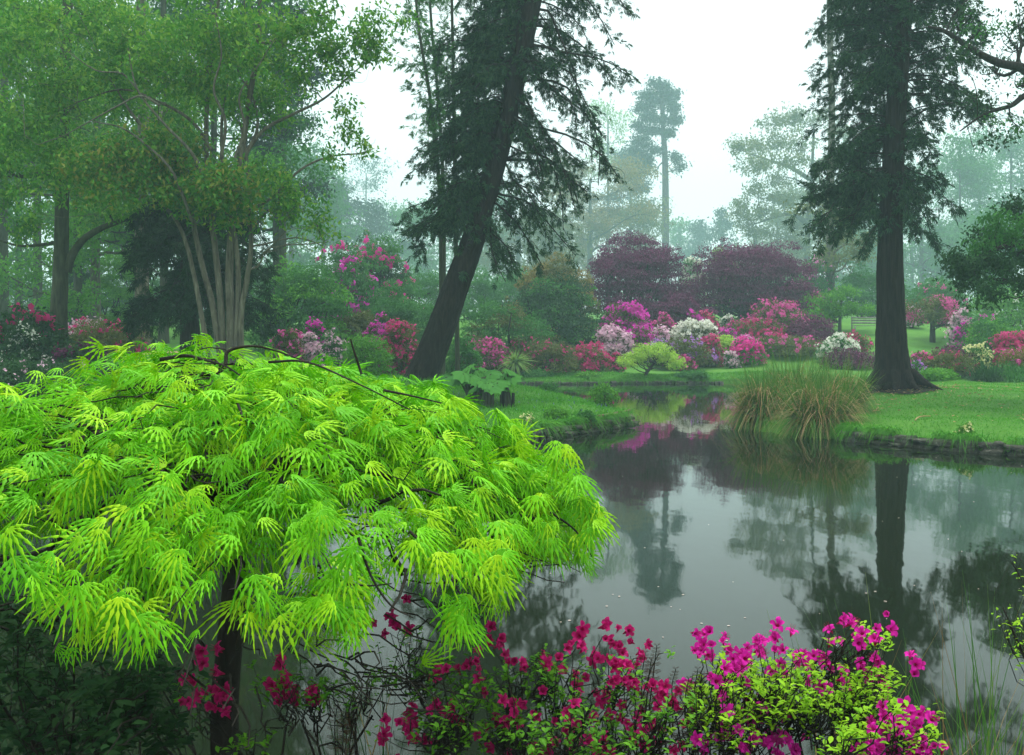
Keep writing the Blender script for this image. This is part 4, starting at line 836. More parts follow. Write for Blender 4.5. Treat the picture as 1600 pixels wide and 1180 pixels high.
shrub('leafy_plant', 'upright green plant near the tip of the island', 'plant', 942, 603, 20, 25.3, 'bright', None, ls=.07, flat=1.3)
shrub('leafy_plant', 'leafy green plant spilling over the island stones', 'plant', 870, 640, 22, 20.9, 'bright', None, ls=.06)
shrub('leafy_plant', 'small leafy plant on the stones near the timber rail', 'plant', 915, 648, 16, 21.1, 'mid', None, ls=.06)
shrub('leafy_plant', 'low green plant on the far shore below the coral azalea', 'plant', 918, 582, 18, 41.4, 'bright', None, ls=.09)
shrub('leafy_plant', 'low green plant on the far shore beside the leaning stem of the lime tree', 'plant', 1082, 586, 24, 41.6, 'mid', None, ls=.09)
shrub('leafy_plant', 'dark green low plant on the far shore near the palm lily', 'plant', 842, 588, 22, 41.5, 'mid', None, ls=.09)
for px, D, lab in [(1508, 17.9, 'yellow primroses on the wall below the mown lawn'), (826, 19.9, 'pale yellow primroses on the island stones')]:
    shrub('primrose_plant', lab, 'plant', px, HOR + (H - .46) * F / D - 3, 12, D, 'bright', 'cream', .35, ls=.05, bs=.045)
# little lime tree on the far shore
tree('weeping_tree', 'little round lime green tree on a leaning stem at the far water edge', 'tree', 41.8, [([(1006, 590), (1011, 582), (1017, 574), (1023, 566)], .07, .05)],
     [(1019 + x, y - 8, 41.8 + U(-.9, .9), 12, 4.5, 300) for x, y in [(-34, 562), (-24, 554), (-12, 549), (0, 547), (12, 549), (24, 554), (34, 561), (40, 569), (-40, 570), (-14, 558), (10, 558), (26, 564), (-28, 566), (0, 553), (-18, 568), (18, 568), (-46, 576), (44, 577)]],
     'lime', 'bark_dark', ls=.085, twigs=4, depth=1.0, limbs=[([(1016, 577), (1024, 575), (1032, 577)], .04, .015)], flare=1.0)

# big sedge tussocks on the point
sedge_clump('sedge_tussock', 'green sedge tussock with tan dead leaves, at the tip of the point beside open water', 1192, 21.9, 25, 1.5, 2300, 'sedge', 1000, base=.12)
sedge_clump('sedge_tussock', 'green sedge tussock with drooping tan skirt, hanging lowest into the water', 1282, 20.3, 31, 1.6, 2600, 'sedge', 1100, base=.12)
sedge_clump('sedge_tussock', 'tall green sedge tussock behind, nearest the flared trunk', 1318, 22.3, 24, 1.4, 1700, 'sedge', 400)
sedge_clump('sedge_tussock', 'green sedge tussock at the back of the point with few dead leaves', 1240, 22.8, 36, 1.65, 2200, 'sedge', 400, base=.3)

for a, b, lab in [((1430, 664), (1454, 653), 'pale dry stick lying on the mown lawn near the water'), ((1364, 641), (1372, 645), 'tiny whitish twig lying on the lawn by the sedge')]:
    D_ = 19.6 if a[0] > 1400 else 22; p0 = P(*a, D_); p0[2] = ground(p0[0], p0[1]) + .03; p1_ = P(*b, D_ + .6); p1_[2] = ground(p1_[0], p1_[1]) + .05
    mb = MB(); tube(mb, wob(p0, p1_, 5, .08), .016, .008, 6); tag(mb.build('fallen_stick', M['straw']), lab, 'stick')

# litter on the lawn under the redwood
n = 900; a = U(0, 6.28, n); q = np.abs(R.normal(size=n)) * 3.2 + .6; x = 10.4 + q * np.cos(a); y = 27 + q * np.sin(a) * 1.3; k = ~inside(x, y); x, y = x[k], y[k]; n = len(x)
mb = MB(); scatter(mb, T_DIA, np.stack([x, y, land(x, y) + .045 + U(0, .02, n)], 1), R.normal(size=(n, 3)) * (1, 1, .15), np.array([0, 0, 1.]) + R.normal(size=(n, 3)) * .3, U(.05, .13, n), U(.02, .05, n))
tag(mb.build('leaf_litter', M['straw']), 'dry needles and leaves scattered on the grass round the redwood', kind='stuff')
mb = MB(); n = 40; V = [(10.35, 26.9, ground(10.35, 26.9) + .03)]
for k in range(n):
    a = k / n * 2 * np.pi; q = 1.15 + .25 * math.sin(3 * a) + .15 * math.sin(7 * a + 1) + U(-.06, .06); x, y = 10.35 + q * math.cos(a), 26.9 + q * math.sin(a); V.append((x, y, ground(x, y) + .025))
mb.add(V, [(0, 1 + k, 1 + (k + 1) % n) for k in range(n)]); tag(mb.build('soil_ground', M['litter']), 'bare needle covered soil round the redwood roots', kind='structure')

def hanging_grass(label, pts, n, z, L=.3):
    q = spline([(p[0], p[1], 0) for p in pts], 40); t = U(0, len(q) - 1.001, n); i0 = t.astype(int); f = (t - i0)[:, None]; c = q[i0] * (1 - f) + q[i0 + 1] * f
    tn = nrm(q[np.minimum(i0 + 1, len(q) - 1)] - q[i0]); no = np.stack([tn[:, 1], -tn[:, 0], np.zeros(n)], 1)
    fl = inside(c[:, 0] + no[:, 0] * .4, c[:, 1] + no[:, 1] * .4); no[~fl] *= -1
    k = (np.sin(t * .31 + pts[0][0]) + np.sin(t * .83) * .7 + R.normal(size=n) * .35) > -.15; c, no = c[k], no[k]; n = len(c)
    p = c - no * U(-.08, .22, n)[:, None]; p[:, 2] = z + U(-.03, .03, n)
    d = no * U(.1, .9, n)[:, None] + R.normal(size=(n, 3)) * .3; d[:, 2] = U(.35, 1.0, n)
    mb = MB(); blades(mb, p, d, L * U(.4, 1.1, n), .013, U(.4, 1.7, n), 3); tag(mb.build('grass', M['grass']), label, kind='stuff')
hanging_grass('grass hanging over the low wall below the lawn', [(6.5, 19.5), (6.85, 19.0), (8.75, 16.95), (12, 15.35), (15, 14.4)], 9000, .26, .27)
hanging_grass('grass hanging over the stones of the island', [(-5, 17.4), (-2.5, 18.05), (-.1, 18.95), (1.2, 20.65), (2.0, 21.75), (2.72, 23.0)], 9000, .27, .30)
hanging_grass('grass hanging over the far shore stones', [(-2, 40.9), (2, 40.6), (4, 40.9), (6, 41.2), (8.6, 41.1)], 5000, .17, .26)
# ---------------------------------------------------------------- the lime maple in front
def lobe_template(nl=7):
    """a finely cut, toothed leaf: narrow lobes fanned from one point, each drooping at its tip"""
    V, Fc = [], []
    for k in range(nl):
        s = (k - (nl - 1) / 2) / ((nl - 1) / 2); a = s * 1.35; l = 1 - .38 * abs(s) ** 1.3
        st = np.linspace(0, 1, 9); b = len(V)
        for i, t in enumerate(st):
            w = .005 + .025 * math.sin(math.pi * min(1, t ** .85)) ** .9
            w *= (1.7 if i % 2 else .5) if 0 < i < 8 else 1
            if i == 8: w = .002
            bend = a * (1 - .22 * t); u, v = t * l * math.cos(bend), t * l * math.sin(bend); nx_, ny_ = -math.sin(bend), math.cos(bend)
            dz = .10 * t - .15 * t * t * (1 + .3 * abs(s))
            back = -.05 * (i % 2)
            for q in (-1, 0, 1):
                V.append((u + nx_ * w * q - back * abs(q) * math.cos(bend) * -1, v + ny_ * w * q - back * abs(q) * math.sin(bend) * -1, dz - .018 * abs(q)))
        ix = lambda i, q: 1 if (i == 0 and q == 1) else b + i * 3 + q      # lobes share the leaf's base point
        for i in range(8):
            for q in (0, 1): Fc.append((ix(i, q), ix(i, q + 1), ix(i + 1, q + 1), ix(i + 1, q)))
    return np.array(V), np.array(Fc)

CONT = np.array([(-300, 900), (0, 930), (60, 1000), (150, 1065), (250, 1050), (300, 985), (335, 930), (400, 1000), (470, 1000), (540, 1050), (590, 960), (640, 890), (690, 1010), (740, 1025), (785, 960), (815, 905), (860, 880), (940, 890), (990, 840)], float)
def maple():
    cx, cy = -.93, 3.25; g = ground(cx, cy)
    root = thing('lime_maple', 'lime green weeping maple with finely cut leaves leaning over the near bank', 'tree', (cx, cy, g))
    tr, br, lf = MB(), MB(), MB(); tw = br
    tube(tr, spline([(cx + .03, cy, g - .1), (cx - .01, cy, g + .5), (cx + .02, cy + .02, g + 1.0), (cx - .03, cy + .05, 1.62)], 8), 0, 0, 12, radii=np.linspace(.052, .036, 25), flute=.06)
    tr.build('trunk', M['bark_dark'], root, smooth=True)
    def rad(ph):            # reach of the canopy in each direction, phi from +x
        return np.interp(np.mod(ph, 2 * np.pi), [0, .5, 1.2, 1.57, 2.4, 3.14, 3.9, 4.4, 4.71, 5.0, 5.4, 5.9, 2 * np.pi], [1.19, 1.14, 1.0, .9, 1.1, 1.5, 1.45, 1.28, 1.2, 1.2, 1.15, 1.14, 1.19])
    def surf(x, y):
        dx, dy = x - cx, y - cy; ph = np.arctan2(dy, dx); q = np.hypot(dx, dy) / rad(ph)
        edge = np.interp(np.mod(ph, 2 * np.pi), [0, .6, 1.57, 3.14, 4.0, 4.71, 5.3, 5.8, 2 * np.pi], [.57, .44, .3, .56, .62, .62, .68, .64, .57])
        z = 2.0 - edge * q ** 2.7 + .05 * np.sin(x * 5.1 + 1) * np.sin(y * 4.3) - .20 * np.exp(-((x + 1.9) ** 2 + (y - 3.0) ** 2) / .25) * 0
        z = z - .10 * ss(-1.35, -1.9, x)
        return z, q, ph
    T = lobe_template(7); mounds = []
    for k in range(1000):
        q = math.sqrt((k + .5) / 1000) * 1.0; ph = k * 2.39996 + U(-.25, .25); r_ = q * rad(ph) * U(.93, 1.03)
        x, y = cx + r_ * math.cos(ph), cy + r_ * math.sin(ph); mounds.append((x, y, ph, q))
    # extra hanging tiers round the camera side
    for k in range(320):
        ph = U(3.2, 6.5); r_ = rad(ph) * U(.72, .97); mounds.append((cx + r_ * math.cos(ph), cy + r_ * math.sin(ph), ph, -U(.10, .34)))
    PP, DD, NN, LL = [], [], [], []
    for x, y, ph, q in mounds:
        z, q0, _ = surf(np.array(x), np.array(y)); z = float(z) + U(-.03, .05); low = q < 0
        if low: z = z + q; q = .95
        # open gaps where the water shows through
        sx = 800 + x / y * F; sy = HOR + (H - z) / y * F
        if (560 < sx < 720 and 840 < sy < 960 and U(0, 1) < .75) or (330 < sx < 430 and 830 < sy < 910 and U(0, 1) < .45) or (740 < sx < 960 and sy > 860) or (sx < 150 and sy > 960): continue
        n = int(U(5, 11)); rm = U(.05, .16)
        a = ph + R.normal(size=n) * (1.7 - .9 * q); rr = rm * np.sqrt(U(0.02, 1, n))
        px_, py_ = x + rr * np.cos(a), y + rr * np.sin(a); pz = z + .03 - 1.9 * rr ** 2 / .19 - U(0, .10, n) - (U(.08, .24) if U(0, 1) < .3 else 0)
        PP.append(np.stack([px_, py_, pz], 1))
        slope = .12 + .85 * q ** 2
        d = np.stack([np.cos(a), np.sin(a), -slope * U(.3, 1.6, n) - .9 * rr / .19], 1) + R.normal(size=(n, 3)) * .38; DD.append(d)
        o_ = np.stack([np.cos(a) * .75, np.sin(a) * .75, np.full(n, .85)], 1) + R.normal(size=(n, 3)) * .65; NN.append(o_)
        LL.append(U(.05, .118 if q < .8 else .105, n) * (1.0 if q > .4 else .92))
        # fine twigs carrying the mound
        if U(0, 1) < .5:
            e = np.array([x + rm * math.cos(ph) * U(.3, 1), y + rm * math.sin(ph) * U(.3, 1), z - U(.05, .11)])
            tube(tw, wob((x - .22 * math.cos(ph), y - .22 * math.sin(ph), z - .07 + U(-.05, .0)), e, 5, .14, .03), .0032, .0015, 4)
    p, d, n, L_ = np.concatenate(PP), np.concatenate(DD), np.concatenate(NN), np.concatenate(LL)
    tip = p + nrm(d) * L_[:, None] * .9; keep = HOR + (H - tip[:, 2] + .02) / tip[:, 1] * F < np.interp(800 + tip[:, 0] / tip[:, 1] * F, CONT[:, 0], CONT[:, 1]) + U(-30, 40, len(p))
    p, d, n, L_ = p[keep], d[keep], n[keep], L_[keep]
    scatter(lf, T, p, d, n, L_, L_ * U(.75, 1.0, len(L_)), .09)
    # main boughs: crooked, under the leaves, a few breaking the surface
    for k in range(17):
        ph = k * 2 * np.pi / 17 + U(-.15, .15); r_ = rad(ph); pts = [(cx - .02, cy + .04, 1.5 + U(0, .1))]
        for f_ in (.25, .45, .62, .78):
            a = ph + U(-.16, .16); x, y = cx + r_ * f_ * math.cos(a), cy + r_ * f_ * math.sin(a); z, _, _ = surf(np.array(x), np.array(y)); pts.append((x, y, float(z) - .22 + U(-.05, .05) - .04 * (f_ < .3)))
        q = spline(pts, 5); tube(br, q, .021, .005, 7, flute=.06)
        for _ in range(4):
            i0 = R.integers(5, len(q)); a = ph + U(-.9, .9); e = q[i0] + np.array([math.cos(a) * .28, math.sin(a) * .28, U(-.08, .05)]); tube(br, wob(q[i0], e, 5, .25), .008, .003, 5)
    for pix in ([(250, 562, 3.15), (290, 556, 3.15), (322, 563, 3.1), (352, 572, 3.05), (380, 590, 3.0)], [(352, 570, 3.1), (358, 548, 3.12), (395, 541, 3.15), (430, 548, 3.15), (470, 562, 3.1)], [(420, 566, 2.95), (480, 566, 2.9), (560, 600, 2.8), (640, 640, 2.75)],
                [(150, 655, 2.75), (190, 658, 2.7), (230, 652, 2.65)], [(370, 628, 2.7), (378, 650, 2.65), (374, 665, 2.62)], [(600, 610, 2.85), (640, 618, 2.8), (690, 630, 2.8)], [(565, 585, 2.7), (552, 545, 2.7), (548, 530, 2.7)]):
        tube(br, spline(to_pts(pix, 3), 6), .007 if pix[0][0] < 360 else .0042, .002, 6)
    for pix in ([(560, 840, 2.2), (580, 900, 2.2), (610, 945, 2.2), (645, 965, 2.2)], [(640, 830, 2.5), (690, 880, 2.45), (720, 930, 2.4), (745, 975, 2.35)], [(500, 860, 2.3), (530, 905, 2.25), (570, 915, 2.25), (612, 912, 2.25)], [(860, 800, 2.9), (900, 830, 2.9), (925, 870, 2.9)]):
        tube(tw, spline(to_pts(pix, 3), 5), .004, .0015, 5)
    br.build('limb', M['bark_dark'], root, smooth=True);
    lf.build('crown', M['maple'], root)
    # low hanging tufts placed where the photo has them
    hang = MB()
    for sx, sy, D in [(740, 970, 2.35), (710, 985, 2.35), (775, 905, 2.4), (735, 890, 2.4), (690, 900, 2.3), (640, 860, 2.3), (540, 900, 2.2), (520, 960, 2.15), (560, 880, 2.2), (500, 830, 2.2), (480, 860, 2.2), (545, 960, 2.2), (420, 930, 2.1), (215, 985, 2.1), (190, 960, 2.1), (130, 940, 2.1), (60, 900, 2.05), (20, 870, 2.05), (300, 900, 2.05), (920, 800, 2.95), (935, 815, 2.95), (900, 770, 2.95), (885, 735, 3.0), (870, 730, 3.0), (850, 800, 2.8), (800, 840, 2.6), (780, 870, 2.5), (860, 845, 2.8), (920, 850, 2.9)]:
        c = P(sx, sy - 25, D); n = R.integers(3, 7); a = U(3.4, 6.2, n); p = c + R.normal(size=(n, 3)) * .018
        d = np.stack([np.cos(a) * .8, np.sin(a) * .6, -U(.5, 1.2, n)], 1); nn = np.stack([np.cos(a) * .6, np.sin(a) * .6 - .25, np.full(n, .7)], 1) + R.normal(size=(n, 3)) * .2
        l = U(.075, .115, n); scatter(hang, T, p, d, nn, l, l * .9, .10)
    hang.build('crown', M['maple'], root)
maple()

# ---------------------------------------------------------------- azaleas on the near bank
def azalea_flower(mat, name, open_=1.0):
    """one funnel flower, five lobed with a darker throat and stamens; about 1 unit across"""
    V, Fc, TH = [], [], []
    for k in range(5):
        a = k / 5 * 2 * np.pi + U(-.12, .12); b = len(V); ln = U(.86, 1.08); cup = U(-.06, .10); tw_ = U(-.12, .12)
        for i, (r_, w, z) in enumerate([(.03, .03, -.42), (.11, .09, -.14), (.27 * ln, .165, .06 + cup), (.43 * ln, .135, .04 + cup * 1.6), (.54 * ln, .02, -.06 + cup * 2)]):
            r_ *= open_; z = z + (1 - open_) * r_ * 1.6
            for q in (-1, 0, 1):
                aa = (r_, w * q); V.append((aa[0] * math.cos(a) - aa[1] * math.sin(a), aa[0] * math.sin(a) + aa[1] * math.cos(a), z + .06 * abs(q) + tw_ * q * r_))
        for i in range(4):
            for q in (0, 1): (TH if i < 1 else Fc).append((b + i * 3 + q, b + i * 3 + q + 1, b + i * 3 + q + 4, b + i * 3 + q + 3))
    mb = MB(); mb.add(V, Fc + TH)
    n0 = len(Fc)
    for k in range(7):
        a = k + .3; e = (.2 * math.cos(a), .2 * math.sin(a) - .08, .48); tube(mb, [(0, 0, -.25), (e[0] * .5, e[1] * .5, .12), e], .011, .010, 3)
    o = mb.build(name, mat, smooth=True); me = o.data; me.materials.append(M['throat']); mi = np.zeros(len(me.polygons), np.int32); mi[n0:] = 1
    me.polygons.foreach_set('material_index', mi); bpy.data.objects.remove(o); return me
ME_MAG = [azalea_flower(M['near_magenta'], 'azalea_flower_magenta', s) for s in (1, .95, .8, .6, 1)]; ME_CRI = [azalea_flower(M['near_crimson'], 'azalea_flower_crimson', s) for s in (1, .9, .78, .6, 1)]

def azalea_bush(label, base, tips, flowers, leaf, me, fsize=.052, lsize=.024, per=(2, 4), nodes=20, spread=.026, maxf=100):
    """base: (x, y) of the stem foot; tips: (px, py, D, rx, rz, count) leaf tip clouds; flowers: (px, py, D) truss centres"""
    bx, by = base; g = ground(bx, by); root = thing('azalea', label, 'azalea', (bx, by, g)); st, lf = MB(), MB(); T = []
    for px, py, D, rx, rz, n in tips:
        n = int(n * (1.3 if leaf == 'azleaf' else .95)); q = R.normal(size=(n, 2)) * .5
        T += [P(px + q[i, 0] * rx, py + q[i, 1] * rz, D + R.normal() * .10) for i in range(n)]
    fc = [P(*f) for f in flowers]; T = np.array(T); allt = np.vstack([T, np.array(fc) - (0, 0, .03)])
    # stems: foot -> nodes -> tips
    idx = R.choice(len(allt), nodes, replace=False); nd = allt[idx].copy()
    for _ in range(4):
        lab_ = np.argmin(np.linalg.norm(allt[:, None] - nd[None], axis=2), 1)
        for k in range(nodes):
            if (lab_ == k).any(): nd[k] = allt[lab_ == k].mean(0)
    nd2 = nd * np.array([.97, 1.02, 1]) - np.array([0, -.03, .13]); foot = np.array([bx, by, g])
    nd2[:, 2] = np.maximum(nd2[:, 2], g + .15)
    for k in range(nodes): tube(st, wob(foot + R.normal(size=3) * (.05, .05, .01), nd2[k], 7, .12, -.03), .007, .0034, 6)
    for t_, k in zip(allt, lab_): tube(st, wob(nd2[k] + R.normal(size=3) * .02, t_, 5, .2, -.02), .0024, .0011, 4)
    st.build('stem', M['bark_dark'], root, smooth=True)
    n = R.integers(5, 8, len(T)); p = np.repeat(T, n, 0); a = U(0, 6.28, len(p)); up = U(.25, .9, len(p))
    d = np.stack([np.cos(a), np.sin(a), up], 1); nn = np.stack([-np.cos(a) * .6, -np.sin(a) * .6, np.ones(len(p))], 1) + R.normal(size=(len(p), 3)) * .2
    p = p + R.normal(size=p.shape) * .006 - np.array([0, 0, 1]) * U(0, .03, len(p))[:, None]
    l = lsize * U(.6, 1.2, len(p)); scatter(lf, T_LEAF, p, d, nn, l, l * .5, .1)
    lf.build('foliage', M[leaf], root)
    cnt = 0; rest = MB()
    for f in fc:
        for _ in range(R.integers(*per)):
            c = f + R.normal(size=3) * spread * np.array([1, .6, .7]) + np.array([0, -.03, 0])
            dv = Vector((U(-1, 1), -U(.1, 1.3), U(.1, 1.0))); q_ = dv.to_track_quat('Z', 'Y'); ro = q_.to_euler(); ro.rotate_axis('Z', U(0, 6)); s = fsize * U(.72, 1.15); m_ = me[R.integers(0, 5)]
            if cnt < maxf:
                o = bpy.data.objects.new('flower', m_); COL.objects.link(o); o.parent = root
                o.location = Vector(c) - root.location; o.rotation_euler = ro; o.scale = (s, s, s); cnt += 1
            else:
                v = np.array([x_.co for x_ in m_.vertices]) * s @ np.array(ro.to_matrix()).T + c
                rest.add(v, [tuple(p_.vertices) for p_ in m_.polygons])
    if rest.n: tag(rest.build('blossom', me[0].materials[0], root, smooth=True), kind='stuff')
    return root

azalea_bush('magenta azalea with lime young leaves, one spray held high over the mirrored trunk', (.82, 2.85),
    [(1150, 1080, 2.85, 90, 70, 50), (1230, 1072, 2.8, 110, 50, 74), (1290, 1090, 2.75, 110, 40, 66), (1200, 1040, 2.95, 80, 24, 40), (1345, 1085, 2.8, 60, 30, 22), (1360, 1050, 2.8, 50, 12, 12), (1390, 1044, 2.8, 30, 6, 6), (1335, 988, 2.85, 40, 14, 12), (1370, 1000, 2.85, 26, 14, 6), (1140, 1130, 2.75, 60, 50, 40), (1090, 1095, 2.85, 30, 40, 18), (1260, 1100, 2.7, 120, 30, 30)],
    [(x, y, U(2.7, 2.95)) for x, y in [(1112, 990), (1100, 1005), (1125, 1012), (1095, 1020), (1110, 1035), (1150, 1012), (1185, 990), (1195, 998), (1210, 1002), (1145, 1035), (1170, 1020), (1250, 1012), (1265, 1022), (1240, 1018), (1280, 1032), (1295, 1032), (1300, 975), (1310, 970), (1318, 986), (1375, 978), (1358, 984), (1340, 1000), (1360, 1018), (1335, 1050), (1325, 1060), (1284, 1066), (1380, 1075), (1418, 1040), (1086, 1068), (1136, 1068), (1145, 1060), (1220, 1040), (1340, 1048), (1170, 1098), (1190, 1095), (1200, 1105), (1150, 1105), (1180, 1115), (1205, 1112), (1165, 1120), (1140, 1125), (1110, 1140), (1125, 1150), (1170, 1150), (1195, 1150), (1215, 1145), (1235, 1150), (1250, 1158), (1180, 1165), (1205, 1165), (1225, 1170), (1150, 1145), (1095, 1160)]],
    'azleaf', ME_MAG, per=(2, 5), fsize=.043)
azalea_bush('crimson flowered azalea with dark stems spreading along the water edge below the maple tips', (.12, 2.95),
    [(700, 1050, 2.9, 60, 40, 26), (760, 1100, 2.85, 90, 70, 60), (850, 1045, 2.95, 70, 25, 40), (880, 1090, 2.85, 90, 60, 50), (960, 1120, 2.8, 80, 60, 50), (1040, 1120, 2.75, 60, 60, 36), (690, 1130, 2.8, 70, 60, 40), (620, 1040, 2.95, 40, 30, 18), (820, 1150, 2.75, 120, 40, 50), (640, 985, 3.0, 20, 14, 8), (980, 1060, 2.85, 40, 40, 16), (920, 1160, 2.7, 130, 30, 30)],
    [(x, y, U(2.75, 3.0)) for x, y in [(905, 988), (942, 978), (950, 985), (895, 1002), (965, 1000), (985, 1010), (930, 1015), (915, 1020), (950, 1025), (970, 1030), (1000, 1012), (960, 1045), (975, 1052), (990, 1048), (870, 1030), (850, 1028), (830, 1025), (805, 1028), (888, 1035), (780, 980), (770, 1000), (768, 995), (1010, 1065), (1030, 1075), (1040, 1085), (1050, 1095), (1020, 1078), (935, 1080), (900, 1050), (740, 1050), (700, 1052), (710, 1050), (760, 1050), (665, 1085), (820, 1100), (835, 1115), (830, 1105), (690, 1115), (700, 1110), (720, 1115), (775, 1130), (800, 1120), (630, 1110), (640, 1130), (615, 1125), (660, 1150), (960, 1110), (945, 1100), (985, 1130), (880, 1140), (900, 1130), (870, 1160), (920, 1150), (850, 1165), (1000, 1150), (1040, 1140), (1060, 1135), (760, 1150), (780, 1110), (880, 1110), (640, 970), (610, 972), (600, 968), (1010, 1110), (830, 1172), (870, 1175), (950, 1165)]],
    'azdark', ME_CRI, per=(2, 5), fsize=.041, maxf=100)
azalea_bush('low magenta azalea at the bottom of the picture beside the green reed blades', (1.1, 2.55),
    [(1400, 1120, 2.55, 60, 30, 26), (1350, 1150, 2.5, 60, 30, 24), (1320, 1142, 2.5, 14, 20, 8), (1440, 1150, 2.5, 40, 20, 12)],
    [(x, y, U(2.45, 2.6)) for x, y in [(1370, 1118), (1385, 1112), (1400, 1125), (1420, 1115), (1412, 1120), (1355, 1155), (1375, 1165), (1400, 1150), (1420, 1155), (1440, 1160), (1390, 1172), (1350, 1175), (1455, 1158), (1330, 1165), (1300, 1172), (1410, 1172), (1430, 1172), (1370, 1125)]],
    'azleaf', ME_MAG, per=(2, 5), fsize=.044, nodes=8)
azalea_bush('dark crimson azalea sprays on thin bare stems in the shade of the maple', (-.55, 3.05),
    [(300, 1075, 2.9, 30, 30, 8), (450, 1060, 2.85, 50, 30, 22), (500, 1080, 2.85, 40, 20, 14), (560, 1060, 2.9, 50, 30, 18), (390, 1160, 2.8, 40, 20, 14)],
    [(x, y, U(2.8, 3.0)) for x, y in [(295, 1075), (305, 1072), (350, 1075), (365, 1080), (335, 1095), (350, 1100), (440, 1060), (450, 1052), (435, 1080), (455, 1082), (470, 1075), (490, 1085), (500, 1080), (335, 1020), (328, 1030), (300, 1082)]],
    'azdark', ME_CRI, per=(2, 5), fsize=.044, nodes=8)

def twig_bush(label, name, base, tips, leaf, ls, n_leaf=10, r=.006):
    bx, by = base; g = ground(bx, by); root = thing(name, label, 'shrub', (bx, by, g)); st, lf = MB(), MB()
    for px, py, D, rx, rz, n in tips:
        c = P(px, py, D); s0 = wob((bx + R.normal() * .06, by + R.normal() * .06, g), c - (0, -.03, rz / F * D * .6), 8, .16); tube(st, s0, r, r * .4, 5)
        for _ in range(n):
            e = P(px + R.normal() * rx * .5, py + R.normal() * rz * .5, D + R.normal() * .12); w = wob(s0[R.integers(5, 9)], e, 5, .2); tube(st, w, r * .35, r * .12, 4)
            k = n_leaf; t_ = U(.3, 1.02, k)[:, None]; p = w[0] + (w[-1] - w[0]) * t_ + R.normal(size=(k, 3)) * .012; a = U(0, 6.28, k)
            d = np.stack([np.cos(a), np.sin(a), U(-.2, .6, k)], 1); nn = np.array([0, -.2, 1.]) + R.normal(size=(k, 3)) * .35; l = ls * U(.6, 1.25, k); scatter(lf, T_LEAF, p, d, nn, l, l * .45, .12)
    st.build('stem', M['bark_dark'], root, smooth=True); lf.build('foliage', M[leaf], root); return root
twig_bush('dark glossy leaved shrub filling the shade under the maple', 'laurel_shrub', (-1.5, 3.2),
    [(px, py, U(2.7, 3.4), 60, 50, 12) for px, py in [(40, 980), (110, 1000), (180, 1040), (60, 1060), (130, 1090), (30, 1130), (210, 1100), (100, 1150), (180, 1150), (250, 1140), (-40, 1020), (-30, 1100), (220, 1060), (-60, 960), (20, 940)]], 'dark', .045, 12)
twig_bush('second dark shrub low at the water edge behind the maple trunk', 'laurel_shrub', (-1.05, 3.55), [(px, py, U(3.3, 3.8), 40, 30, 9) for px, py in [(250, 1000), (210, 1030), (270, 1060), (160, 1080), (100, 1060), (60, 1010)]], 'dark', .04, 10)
twig_bush('bare twigged shrub with small yellow green buds at the right picture edge over the water', 'budding_shrub', (1.75, 2.9), [(1585, 965, 2.8, 26, 26, 9), (1590, 870, 2.8, 8, 22, 4), (1575, 945, 2.8, 20, 14, 5), (1640, 960, 2.8, 50, 40, 8)], 'azleaf', .018, 7, .005)

def fern(label, px, py, D, h_px, lean):
    top = P(px, py, D); x, y = top[0] - lean * .05, D + .05; g = ground(x, y); root = thing('dry_fern', label, 'fern', (x, y, g), 'brown ferns among the azaleas'); st, fr = MB(), MB()
    for k in range(4):
        e = top + np.array([U(-.05, .05) + lean * .03 * k, U(-.05, .05), -U(0, .05)]); q = spline([(x, y, g), ((x + e[0]) / 2, (y + e[1]) / 2, e[2] - .30), e - (.01, 0, .08), e], 6); tube(st, q, .003, .0012, 4)
        m_ = q[-11:]; 
        for i_, c in enumerate(m_):
            for s_ in (-1, 1):
                l = .03 * (1 - i_ / 13) + .004; scatter(fr, T_FEATHER, [c], np.array([[s_, U(-.3, .3), .55]]), np.array([[0, -1, .2 + U(-.3, .3)]]), [l], [l * .6], .1)
    st.build('stem', M['bark_dark'], root); fr.build('frond', M['fern'], root)
fern('brown fern fronds rising between the crimson and magenta azaleas, the one by the crimson side', 1012, 1005, 2.85, 90, .6)
fern('brown fern fronds against the leaves of the magenta azalea', 1078, 1030, 2.8, 90, -.4)
fern('thin brown fern standing alone in the dark water reflection below the maple', 530, 1100, 2.9, 90, .3)

def reeds(name, label, px, D, hw, n, L, mat, W=.006, n2=0):
    x = (px - 800) / F * D; g = ground(x, D); r = hw / F * D; root = thing(name, label, 'plant', (x, D, g))
    for nm, nn, mt in (('green_blade', n, mat), ('dry_blade', n2, 'straw')):
        if not nn: continue
        mb = MB(); p = np.stack([x + U(-r, r, nn), D + U(-.12, .2, nn), np.full(nn, g - .03)], 1); d = np.stack([R.normal(size=nn) * .22, R.normal(size=nn) * .15, np.ones(nn)], 1)
        blades(mb, p, d, L * U(.5, 1.1, nn), W, U(.0, .45, nn) ** 1.5, 5); mb.build(nm, M[mt], root)
reeds('reed_clump', 'thin upright green reed blades with a few dry stalks at the water edge', 1500, 3.3, 95, 90, .95, 'sedge', .006, 14)
reeds('reed_clump', 'sparse reed blades rising behind the magenta azalea', 1340, 3.4, 70, 34, .9, 'sedge', .006, 10)
reeds('reed_clump', 'dark reed stems standing in shade left of the crimson azalea stems', 590, 3.3, 70, 40, .75, 'dark', .007, 4)
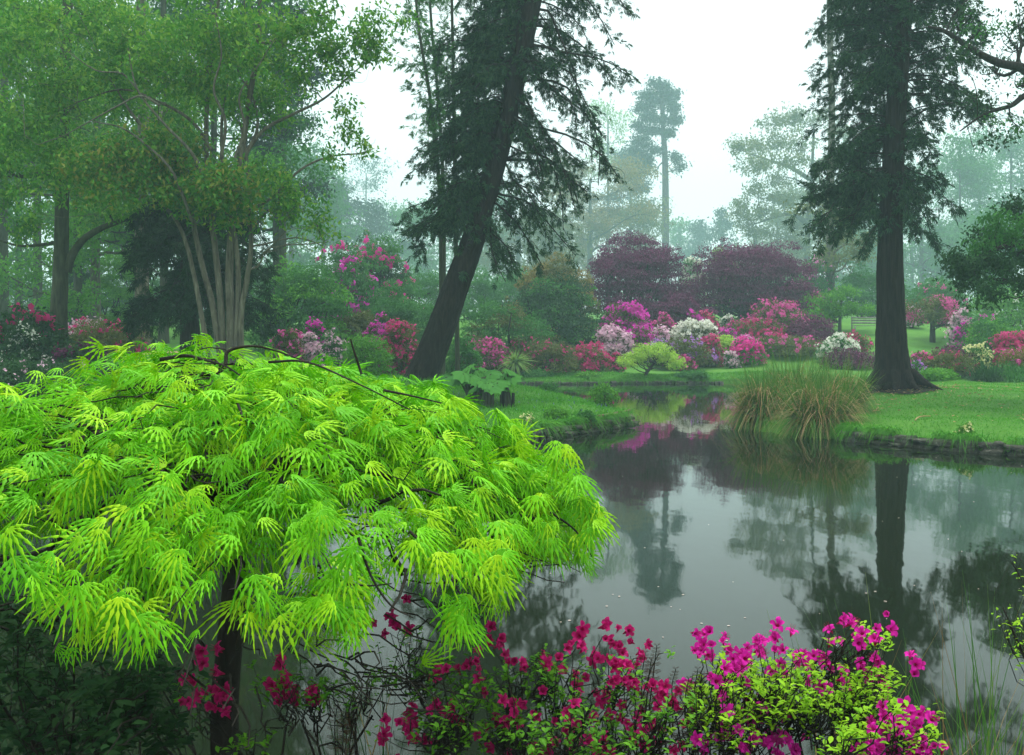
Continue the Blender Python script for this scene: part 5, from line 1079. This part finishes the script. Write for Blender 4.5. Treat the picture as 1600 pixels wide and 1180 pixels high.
reeds('grass_tuft', 'short grass tuft at the bottom corner beside the reeds', 1560, 2.9, 70, 130, .55, 'sedge', .005, 10)

# ---------------------------------------------------------------- fallen petals on the water
V = [(math.cos(a) * (.5 if k % 2 else .42), math.sin(a) * .3, .004 * (k % 3)) for k, a in enumerate(np.linspace(0, 2 * np.pi, 8, endpoint=False))]
mb = MB(); mb.add(V + [(0, 0, .02)], [(k, (k + 1) % 8, 8) for k in range(8)]); o = mb.build('floating_petal', M['petal']); me = o.data; bpy.data.objects.remove(o); cnt = 0
while cnt < 75:
    px, py = U(560, 1600), 690 + 320 * U(0, 1) ** 1.0; D = H * F / (py - HOR); x = (px - 800) / F * D
    if not inside(np.array([x]), np.array([D]))[0] or edge_dist(np.array([x]), np.array([D]))[0] < .3: continue
    o = bpy.data.objects.new('floating_petal', me); COL.objects.link(o); tag(o, 'small pale petal or leaf floating on the pond', 'petal', 'petals floating on the pond')
    s = U(.012, .03); o.location = (x, D, .004); o.scale = (s, s, s); o.rotation_euler = (0, 0, U(0, 6)); cnt += 1

# ---------------------------------------------------------------- mist
m, t, o = newmat('mist'); pv = t.nodes.new('ShaderNodeVolumePrincipled'); pv.inputs['Density'].default_value = HAZE_DENSITY
pv.inputs['Density Attribute'].default_value = ''; pv.inputs['Temperature Attribute'].default_value = ''; pv.inputs['Color'].default_value = (.66, .94, 1.0, 1); pv.inputs['Anisotropy'].default_value = 0.0
t.links.new(pv.outputs[0], o.inputs['Volume'])
try: m.cycles.homogeneous_volume = True
except Exception: pass
zs = [max((ob.matrix_world @ Vector(c)).z for c in ob.bound_box) for ob in bpy.data.objects if ob.type == 'MESH']
mb = MB(); x0, x1, y0, y1, z0, z1 = -395., 395., -28., 415., -2.2, 62.
mb.add([(x, y, z) for x in (x0, x1) for y in (y0, y1) for z in (z0, z1)], [(0, 1, 3, 2), (4, 6, 7, 5), (0, 4, 5, 1), (2, 3, 7, 6), (0, 2, 6, 4), (1, 5, 7, 3)])
tag(mb.build('haze', m), 'pale morning mist filling the garden', kind='stuff')
